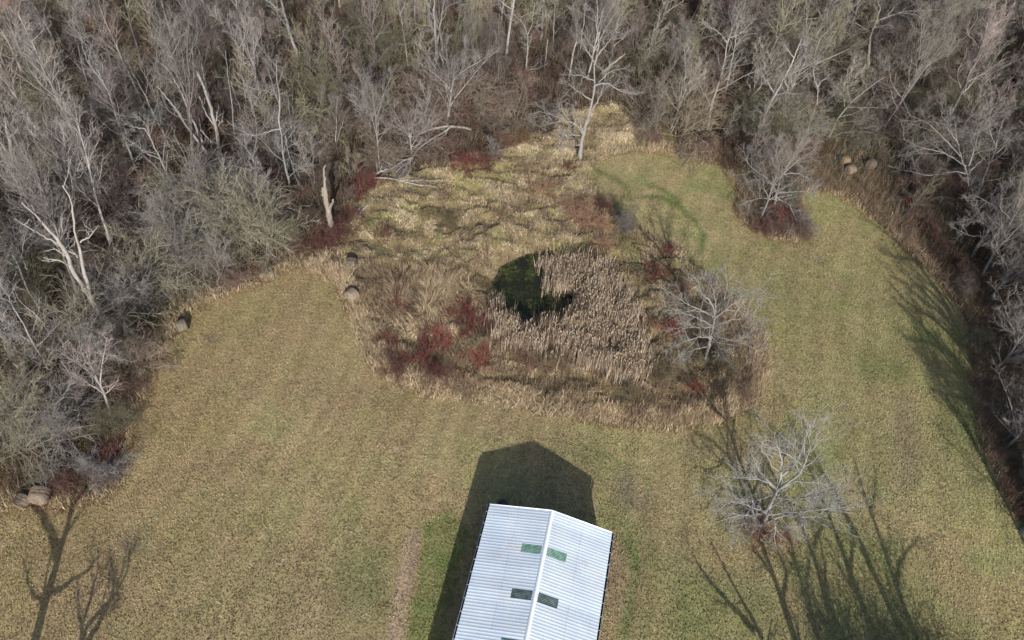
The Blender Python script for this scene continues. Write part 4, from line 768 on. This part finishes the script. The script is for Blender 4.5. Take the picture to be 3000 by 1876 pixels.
# trees just outside the near edge of the picture; their shadows lie on the lawn
def shadow_tree(k, x, y, s, rz, v, lab, lean=(0, 0), hs=1.): place_tree(k, x, y, s, rz, (.4, .38, .35), (.27, .25, .23), lab, 'trees just outside the near edge whose shadows lie on the lawn', v, hs, lean)
def at_ov(u, v): return gp(u*OV, v*OV)[:2]
def shadow_hero(label, fx, fy, strokes, rng, tw=(5, 5, 4)):
    """a tree whose foot is outside the frame; each limb is put where its shadow, seen at these pixels, says it stands."""
    root = bpy.data.objects.new('bare_tree', None); COL.objects.link(root); F0 = np.array([fx, fy, 0.]); root.location = F0
    tag(root, label, 'tree', 'trees just outside the near edge whose shadows lie on the lawn'); G = Geo(); LL = []
    for (r0, r1, dy, px) in strokes:
        P = []
        for q, p in enumerate(px):
            if p == 'foot': P.append([0, 0, -.2]); continue
            S = gp(*p); Y = fy+dy*q/(len(px)-1); h = max((S[1]-Y)/SH[1], .3); P.append([S[0]-SH[0]*h-fx, Y-fy, h])
        P = resample(P, 14, rng, .03); R = np.linspace(r0*1.35, r1*.9, 14); tubes(G, P[None], R[None], 6, rng, True); LL.append((P, R))
    t = link('trunk', G.mesh('trunk', [m_bark], smooth=True), root); t.color = (.2, .19, .18, 1)
    P = np.stack([p for p, r in LL]); R = np.stack([r for p, r in LL]); G = Geo(); tw = tuple(max(2, int(round(t_*.72))) for t_ in tw)
    P1, R1 = sprout(P, R, tw[0], rng, .35, 1, 42, 12, .28, .3, 6, .08, .15, .5, .025, .6); tubes(G, P1, R1, 3, rng)
    P2, R2 = sprout(P1, R1, tw[1], rng, .2, 1, 42, 12, .5, .3, 5, .05, .14, .6, .016, .4); tubes(G, P2, R2, 3, rng)
    P3, R3 = sprout(P2, R2, tw[2], rng, .2, 1, 42, 12, .5, .3, 4, .05, .14, .6, .011, .3); tubes(G, P3, R3, 3, rng)
    c = link('crown', G.mesh('crown', [m_twig]), root); c.color = (.18, .165, .155, 1); c['_'] = 0; del c['_']
def zg(*pts): return [zz('g', *p) for p in pts]
def zh(*pts): return [zz('h', *p) for p in pts]
p0 = gp(104, 1876); sx, sy = p0[0]-SH[0]*4, p0[1]-SH[1]*4
shadow_hero('forked bare tree beyond the south west edge throwing a thick forked shadow', sx, sy,
    [(.3, .14, 0, ['foot']+zg((245, 1512), (330, 1200), (400, 950), (470, 700), (540, 470), (560, 330))), (.2, .08, 0, zg((395, 940), (370, 780), (270, 610), (180, 480), (60, 300))),
     (.13, .05, 0, zg((345, 1180), (415, 1160), (500, 1090), (610, 1030), (690, 920))), (.12, .04, 0, zg((330, 1250), (240, 1210), (200, 1100), (160, 950))), (.1, .04, 0, zg((510, 570), (620, 420), (640, 250)))], hr, (4, 4, 3))
p0 = gp(*zz('g', 620, 1800)); shadow_hero('dense bare tree beyond the south west edge shading the lawn corner', p0[0]-SH[0]*3, p0[1]-SH[1]*3,
    [(.2, .06, 0, ['foot']+zg((560, 1600), (560, 1400), (640, 1200), (690, 1000))), (.14, .05, .5, zg((560, 1600), (680, 1400), (780, 1200), (800, 1000))), (.12, .05, -.5, zg((560, 1600), (600, 1400), (760, 1250), (880, 1060), (890, 940)))], hr, (10, 9, 7))
YB = 15.
for fx, strokes in (
  (36.5, [(.24, .07, 0, ['foot']+zh((1600, 1500), (1480, 1150), (1400, 900), (1290, 620), (1230, 430), (1180, 240))), (.14, .05, .5, zh((1480, 1150), (1490, 960), (1570, 880), (1650, 790))), (.1, .04, 0, zh((1290, 620), (1330, 450), (1330, 300)))]),
  (34.0, [(.24, .07, 0, ['foot']+zh((1450, 1350), (1340, 1080), (1230, 820), (1100, 600), (1000, 400), (880, 200), (830, 0))), (.12, .04, 0, zh((1100, 600), (1050, 480), (960, 350), (740, 60)))]),
  (32.0, [(.26, .07, 0, ['foot']+zh((1330, 1512), (1240, 1290), (1150, 1000), (1060, 780), (980, 560), (900, 380), (760, 100), (720, -60))), (.12, .04, .5, zh((1150, 1000), (1180, 800), (1130, 640)))]),
  (29.0, [(.22, .06, 0, ['foot']+zh((1120, 1700), (1000, 1330), (960, 1100), (900, 850), (800, 680), (560, 240), (420, 40))), (.2, .05, .5, zh((1110, 1500), (1000, 1240), (970, 1100), (990, 950))), (.12, .04, 0, zh((900, 850), (960, 700), (930, 500)))]),
  (26.5, [(.22, .06, 0, ['foot']+zh((1000, 1700), (900, 1380), (800, 1050), (720, 750), (700, 600))), (.16, .05, -.5, zh((900, 1380), (850, 1150), (880, 900)))]),
  (24.0, [(.22, .06, 0, ['foot']+zh((850, 1700), (750, 1400), (690, 1200), (600, 1000), (480, 880))), (.14, .05, 0, zh((690, 1200), (720, 1050), (640, 850)))]),
  (20.5, [(.2, .05, 0, ['foot']+zh((570, 1512), (440, 1270), (350, 1150), (290, 1000), (180, 800))), (.16, .05, .5, zh((500, 1450), (350, 1280), (230, 1150), (130, 1030), (60, 900)))]),
  (22.0, [(.2, .08, 0, ['foot']+zh((900, 1900), (640, 1100), (420, 500), (370, 320), (300, 150), (230, 0))), (.12, .05, 0, zh((370, 320), (280, 200), (180, 110), (70, 70))), (.1, .05, 0, zh((390, 380), (340, 200), (280, 0)))])):
    shadow_hero('bare tree just beyond the south east edge throwing a long branching shadow', fx, YB, strokes, hr)
for q in range(7):
    x_ = 26.5+q*1.1+hr.normal()*.4; y_ = 16.2+.06*(x_-24)+hr.normal()*.5
    place_shrub(('dome', 'olive')[q % 2], x_, y_, 1.05+.3*hr.random(), q, (.17, .15, .12), 'shrub in the hedge just beyond the south east edge of the view', 'hedge shrubs just beyond the south east edge', q, 1.35)
def zf(*pts): return [zz('f', *p) for p in pts]
for foot, strokes in (((2995, 1560), [(.32, .08, 0, ['foot']+zf((2080, 1250), (1980, 1000), (1900, 760), (1780, 560), (1640, 350), (1500, 210), (1380, 100), (1250, 40))), (.16, .05, .5, zf((1900, 760), (1780, 620), (1690, 520), (1560, 510), (1430, 440))), (.12, .05, 0, zf((1640, 350), (1560, 330), (1400, 300)))]),
                      ((3045, 1480), [(.3, .08, 0, ['foot']+zf((2120, 1250), (1960, 960), (1850, 760), (1740, 620), (1640, 500), (1500, 400))), (.16, .05, -.5, zf((1960, 960), (1800, 800), (1680, 700), (1560, 640), (1440, 500))), (.14, .05, 0, zf((1850, 760), (1700, 640), (1600, 560)))]),
                      ((3060, 1640), [(.3, .08, 0, ['foot']+zf((2150, 1400), (2000, 1150), (1820, 960), (1640, 760), (1500, 640))), (.16, .06, 0, zf((2000, 1150), (1850, 1100), (1700, 1060))), (.14, .05, .5, zf((1820, 960), (1700, 900), (1560, 880)))]),
                      ((3080, 1740), [(.26, .08, 0, ['foot']+zf((2150, 1500), (2050, 1330), (1900, 1200), (1700, 1090))), (.14, .05, 0, zf((2050, 1330), (1900, 1290), (1720, 1230)))])):
    F_ = gp(*foot); shadow_hero('tall bare tree at the east edge throwing long streaked shadows over the lawn', F_[0], F_[1], strokes, hr, (8, 7, 5))
for q, (u, v, lb) in enumerate(((2345, 700, 'nearest the leaning trunk'), (2372, 790, 'above the widest shadow'), (2352, 880, 'beside the widest shadow'), (2392, 960, 'below the widest shadow'), (2372, 1060, 'amid silvery leaves'), (2405, 1150, 'near the silvery leaves'), (2300, 600, 'above the straight leaning trunk'), (2420, 1240, 'lowest on the rim'))):
    p = at_ov(u, v); place_tree(('spread', 'thin')[q % 2], p[0], p[1], .72+.05*(q % 3), q*2.1, (.23, .215, .2), (.235, .215, .2), 'grey bare tree in the east belt, '+lb, None, q)
for q, (u, v) in enumerate(((2500, 1450), (2560, 1250), (2540, 980), (2520, 800))):
    p = at_ov(u, v); place_tree('spread' if q % 3 else 'forked', p[0], p[1], 1.05, q*1.7, (.22, .21, .2), (.18, .165, .15), 'spreading bare tree just outside the east edge of the view', 'trees just outside the east edge', q)
# shrubs
used = []
def ring_ok(x, y, r): return all((x-a)**2+(y-b)**2 > r*r for a, b in used)
SD = dict(dome='rounded brown twiggy shrub', brush='low tangled reddish brown bush', olive='wide olive grey shrub with arching branches', upright='narrow upright grey shrub')
cand = np.stack([-100+rg.random(14000)*205, 12+rg.random(14000)*118], -1); fr_ = inpoly(cand, LAWN) | inpoly(cand, ROUGH); dl = np.minimum(polydist(cand, LAWN), polydist(cand, ROUGH)); pxx, pyy = project(np.c_[cand, 0*cand[:, 0]])
cnt = dict(dome=0, brush=0, olive=0, upright=0); order = np.argsort(dl)
total = 0
OL, BR, GY = (.245, .225, .17), (.225, .18, .145), (.235, .225, .21)
for (u, v, k, s_, c, lab) in ((560, 575, 'olive', 2.0, OL, 'huge olive grey arching shrub overhanging the north west lawn corner'), (635, 590, 'olive', 1.9, OL, 'huge olive shrub with drooping twigs left of the snag, right one'), (490, 520, 'olive', 1.9, GY, 'huge grey domed shrub behind the arching olive ones'), (580, 480, 'dome', 2.0, GY, 'tall grey domed shrub with fine twigs behind the olive pair'),
    (350, 680, 'olive', 1.7, OL, 'big olive shrub with pale arching branches above the lone west bale'), (300, 720, 'dome', 1.8, GY, 'big grey brown shrub beside the forked dead tree foot'), (425, 610, 'olive', 1.6, GY, 'big grey shrub between the olive one and the north west lawn edge'), (310, 850, 'dome', 1.6, BR, 'big brown domed shrub at the lower west lawn edge'),
    (975, 320, 'dome', 1.9, BR, 'big brown domed shrub left of the arching fallen tree'), (1090, 265, 'olive', 1.8, BR, 'big tan brown arching shrub behind the fallen tree'), (1215, 285, 'dome', 1.8, BR, 'big brown domed shrub right of the fallen tree top'), (915, 375, 'dome', 1.5, BR, 'big mauve brown shrub over the fallen tree foot'), (1000, 250, 'dome', 1.9, BR, 'brown domed shrub below the hand-shaped snag'),
    (1600, 320, 'olive', 2.0, (.27, .225, .165), 'huge tan weeping shrub on the north rim of the clearing'), (1540, 270, 'dome', 1.9, BR, 'big brown shrub left behind the tan weeping one'), (55, 1060, 'olive', 1.5, OL, 'big olive grey shrub above the corner bales'), (130, 1030, 'olive', 1.5, GY, 'big grey shrub right above the corner bales'), (1890, 330, 'olive', 1.5, OL, 'olive grey shrub left of the eastern bales'), (200, 850, 'olive', 1.7, OL, 'big olive shrub under the slim leaning trunks')):
    p = gp(u*OV, v*OV)[:2]; used.append(tuple(p)); place_shrub(k, p[0], p[1], s_*.88, u, c, lab, None, u, .95)
for q in np.r_[order[:0], np.arange(len(cand))]:
    x, y = cand[q]; u, v = pxx[q]/OV, pyy[q]/OV
    if fr_[q] or dl[q] < .5 or not (-120 < u < 2540 and -80 < v < 1560): continue
    orange = math.exp(-(math.hypot(x+66, y-97)/18)**2)
    if rg.random() < orange*.95: continue
    if 1900 < u < 2150 and 330 < v < 480 : continue
    if any(abs(x-a) < 3.6 and -6 < (y-b) < 2.8 for a, b in bales_xy): continue
    edge = dl[q] < 5; r = 1.9 if edge else 2.6
    if v < 250: r = 3.3
    if not ring_ok(x, y, r): continue
    if 'lower west' in zone(u, v) or 'west woods near' in zone(u, v): p = [.3, .15, .4, .15]
    elif 700 < u < 1350: p = [.45, .35, .15, .05]
    elif u > 2000: p = [.5, .2, .2, .1]
    else: p = [.4, .25, .3, .05]
    if edge and u > 1350: p = [.4, .5, .05, .05]
    k = ['dome', 'brush', 'olive', 'upright'][rg.choice(4, p=p)]
    if k != 'brush' and hides(x, y, 3.2, 22) and rg.random() < .7: continue
    nk = 'bush' if k == 'brush' else 'shrub'
    if NK.get(nk, 0) >= (260 if nk == 'bush' else 255): continue
    NK[nk] = NK.get(nk, 0)+1; used.append((x, y))
    base_ = dict(dome=(.17, .135, .115), brush=(.155, .105, .085), olive=(.19, .178, .12), upright=(.20, .185, .17))[k]
    ct = np.array(base_)*(.6+.95*rg.random())
    s = (.6+.45*rg.random())*(.8 if edge else 1.3)
    lab = f'{SD[k]} in the {zone(u, v)}'
    place_shrub(k, x, y, s, rg.random()*6.28, ct, lab, lab, rg.integers(9), .8+.4*rg.random())
# named shrubs that stand out by colour
RED, CRIM, RUST, MAR, GRY, TANS = (.165, .054, .050), (.24, .075, .06), (.33, .205, .14), (.13, .066, .055), (.17, .155, .14), (.28, .22, .14)
for (u, v, s, c, k, lab) in (
  (1105, 765, 1.15, RED, 'red', 'large dark red shrub touching the west side of the reeds, upper part'), (1145, 800, 1.1, MAR, 'red', 'dark red shrub against the south west edge of the reeds'), (1095, 735, .7, RED, 'red', 'small red shrub at the top of the large red group by the reeds'),
  (1130, 850, .95, CRIM, 'red', 'bright orange red shrub south of the large red group'), (1035, 815, 1.05, CRIM, 'red', 'bright crimson shrub in the south west of the rough patch'), (1000, 855, .95, RED, 'red', 'deep red shrub just south west of the bright crimson one'),
  (955, 700, .75, MAR, 'red', 'narrow maroon shrub between the flattened reeds and the pale bale'), (948, 735, .75, RED, 'red', 'red shrub below the narrow maroon one near the flattened reeds'), (918, 818, .7, RED, 'red', 'small red shrub near the south west rim of the rough patch'),
  (940, 885, .7, MAR, 'brush', 'dark brown red bush on the south west rim of the rough patch'), (1030, 900, .8, MAR, 'brush', 'dark brush just above the southern rim of the rough patch'),
  (1545, 655, .85, RED, 'red', 'dark red shrub east of the reeds in the tree shadow'), (1578, 600, .6, RED, 'red', 'small red shrub in the tree shadow north of the dark red one'), (1585, 790, .75, CRIM, 'red', 'bright red shrub at the left side of the crooked pale tree'),
  (1634, 928, .55, CRIM, 'red', 'tiny bright red bush south of the crooked pale tree'), (905, 565, .8, MAR, 'red', 'isolated maroon shrub north of the pale bale in green grass'), (1282, 462, .8, RUST, 'red', 'round rusty shrub alone in the upper rough grass'),
  (1410, 545, 1.0, RUST, 'brush', 'wide rust coloured bush north east of the pond, upper part'), (1370, 520, 1.0, RUST, 'brush', 'rust coloured bush next to the wide rusty one, west side'), (1425, 500, .8, MAR, 'brush', 'brown red bush at the edge of the mown clearing'),
  (1420, 585, .7, RUST, 'brush', 'small rusty bush just above the reeds'), (1345, 500, .6, RUST, 'brush', 'small rusty bush between the round one and the wide one'), (1480, 550, .9, GRY, 'upright', 'pale grey thin shrub right of the wide rusty bush'),
  (870, 440, 1.0, RED, 'red', 'crimson shrub under the tips of the fallen white stem'), (835, 465, .8, RED, 'red', 'crimson shrub right beside the thick broken snag'), (800, 570, 1.1, MAR, 'brush', 'dark red brush at the foot of the thick broken snag'), (765, 590, .9, MAR, 'brush', 'dark red brush left of the snag foot'), (830, 520, .7, MAR, 'brush', 'dark brush right of the snag trunk'),
  (1110, 400, 1.0, RED, 'red', 'dark red thicket beneath the fallen arching tree, west part'), (1145, 398, 1.0, MAR, 'red', 'dark red thicket beneath the fallen arching tree, east part'), (1080, 395, .7, RED, 'red', 'low red bush at the west tip of the thicket under the fallen tree'),
  (1340, 400, .55, MAR, 'red', 'small maroon bush below the tall white tree'), (650, 618, .8, MAR, 'red', 'low dark red shrub along the north west lawn edge, upper one'), (600, 648, .8, MAR, 'red', 'low dark red shrub along the north west lawn edge, lower one'), (700, 600, .8, MAR, 'brush', 'brown red brush above the north west lawn edge'),
  (1815, 515, .95, MAR, 'red', 'maroon shrub under the west side of the island tree'), (1850, 520, 1.0, RED, 'red', 'dark red shrub under the island tree, middle of the bush island'), (1835, 545, .8, MAR, 'red', 'low maroon shrub at the front of the bush island'), (1880, 540, .8, GRY, 'dome', 'pale grey drooping bush on the east side of the bush island'), (1800, 545, .7, MAR, 'brush', 'low brown bush at the west corner of the bush island'),
  (1790, 1225, .8, MAR, 'red', 'maroon shrub below the lone lawn tree, dark upper one'), (1810, 1275, .9, RED, 'red', 'red stemmed shrub below the lone lawn tree, lower one'), (1770, 1250, .6, TANS, 'brush', 'tan clump at the foot of the lone lawn tree'),
  (270, 1075, .7, RED, 'red', 'red shrub above the pale branchy bush by the corner bales'), (235, 1090, .9, MAR, 'red', 'dark maroon shrub left of the red one near the corner bales'), (165, 1150, .9, MAR, 'brush', 'reddish brush right behind the corner bales'), (225, 1105, .6, (.27, .26, .25), 'upright', 'small pale grey branchy bush at the lawn corner'), (250, 1115, .75, (.25, .24, .23), 'dome', 'whitish drooping bush at the lawn corner right of the bales'),
  (2180, 545, .8, MAR, 'red', 'maroon thicket along the east rim south of the bales, upper part'), (2215, 580, .8, MAR, 'red', 'maroon thicket along the east rim, second from the top'), (2250, 625, .8, MAR, 'red', 'maroon thicket near the foot of the straight leaning trunk'), (2150, 490, .8, RED, 'red', 'red bush among brown weeds below the eastern bales'), (2410, 1200, .9, MAR, 'red', 'dark red brush at the lower east rim'),
  (1230, 340, .9, (.20, .13, .075), 'brush', 'yellowish brown bush at the wood edge above the crimson thicket'), (1190, 345, .8, (.19, .115, .07), 'brush', 'bronze bush beside the yellowish brown one at the wood edge'), (1130, 830, .7, (.30, .24, .15), 'dome', 'tan arching bush between the two red groups'), (1240, 860, .8, (.19, .12, .085), 'brush', 'brown bush south of the reeds'), (1300, 880, .8, (.19, .14, .09), 'brush', 'brown weedy bush in the southern rough'),
  (1060, 540, .8, (.17, .14, .08), 'brush', 'olive brown bush in the middle of the matted green grass'), (1480, 940, .8, (.17, .14, .09), 'brush', 'dull bush above the southern rim of rough grass'), (1560, 900, .9, (.18, .14, .09), 'brush', 'dull brown bush south of the reeds near the tree shadow'), (1690, 880, .9, (.19, .16, .10), 'brush', 'brown bush below the crooked pale tree'), (1600, 700, .8, (.22, .15, .11), 'brush', 'brown bush west of the crooked pale tree crown'), (1740, 930, .8, (.30, .22, .15), 'brush', 'tan bush at the east tip of the rough patch')):
    p = at_ov(u, v); place_shrub(k, p[0], p[1], s, u*.37 % 6.28, c, lab, None, int(u+v), .85 if k != 'upright' else 1.)
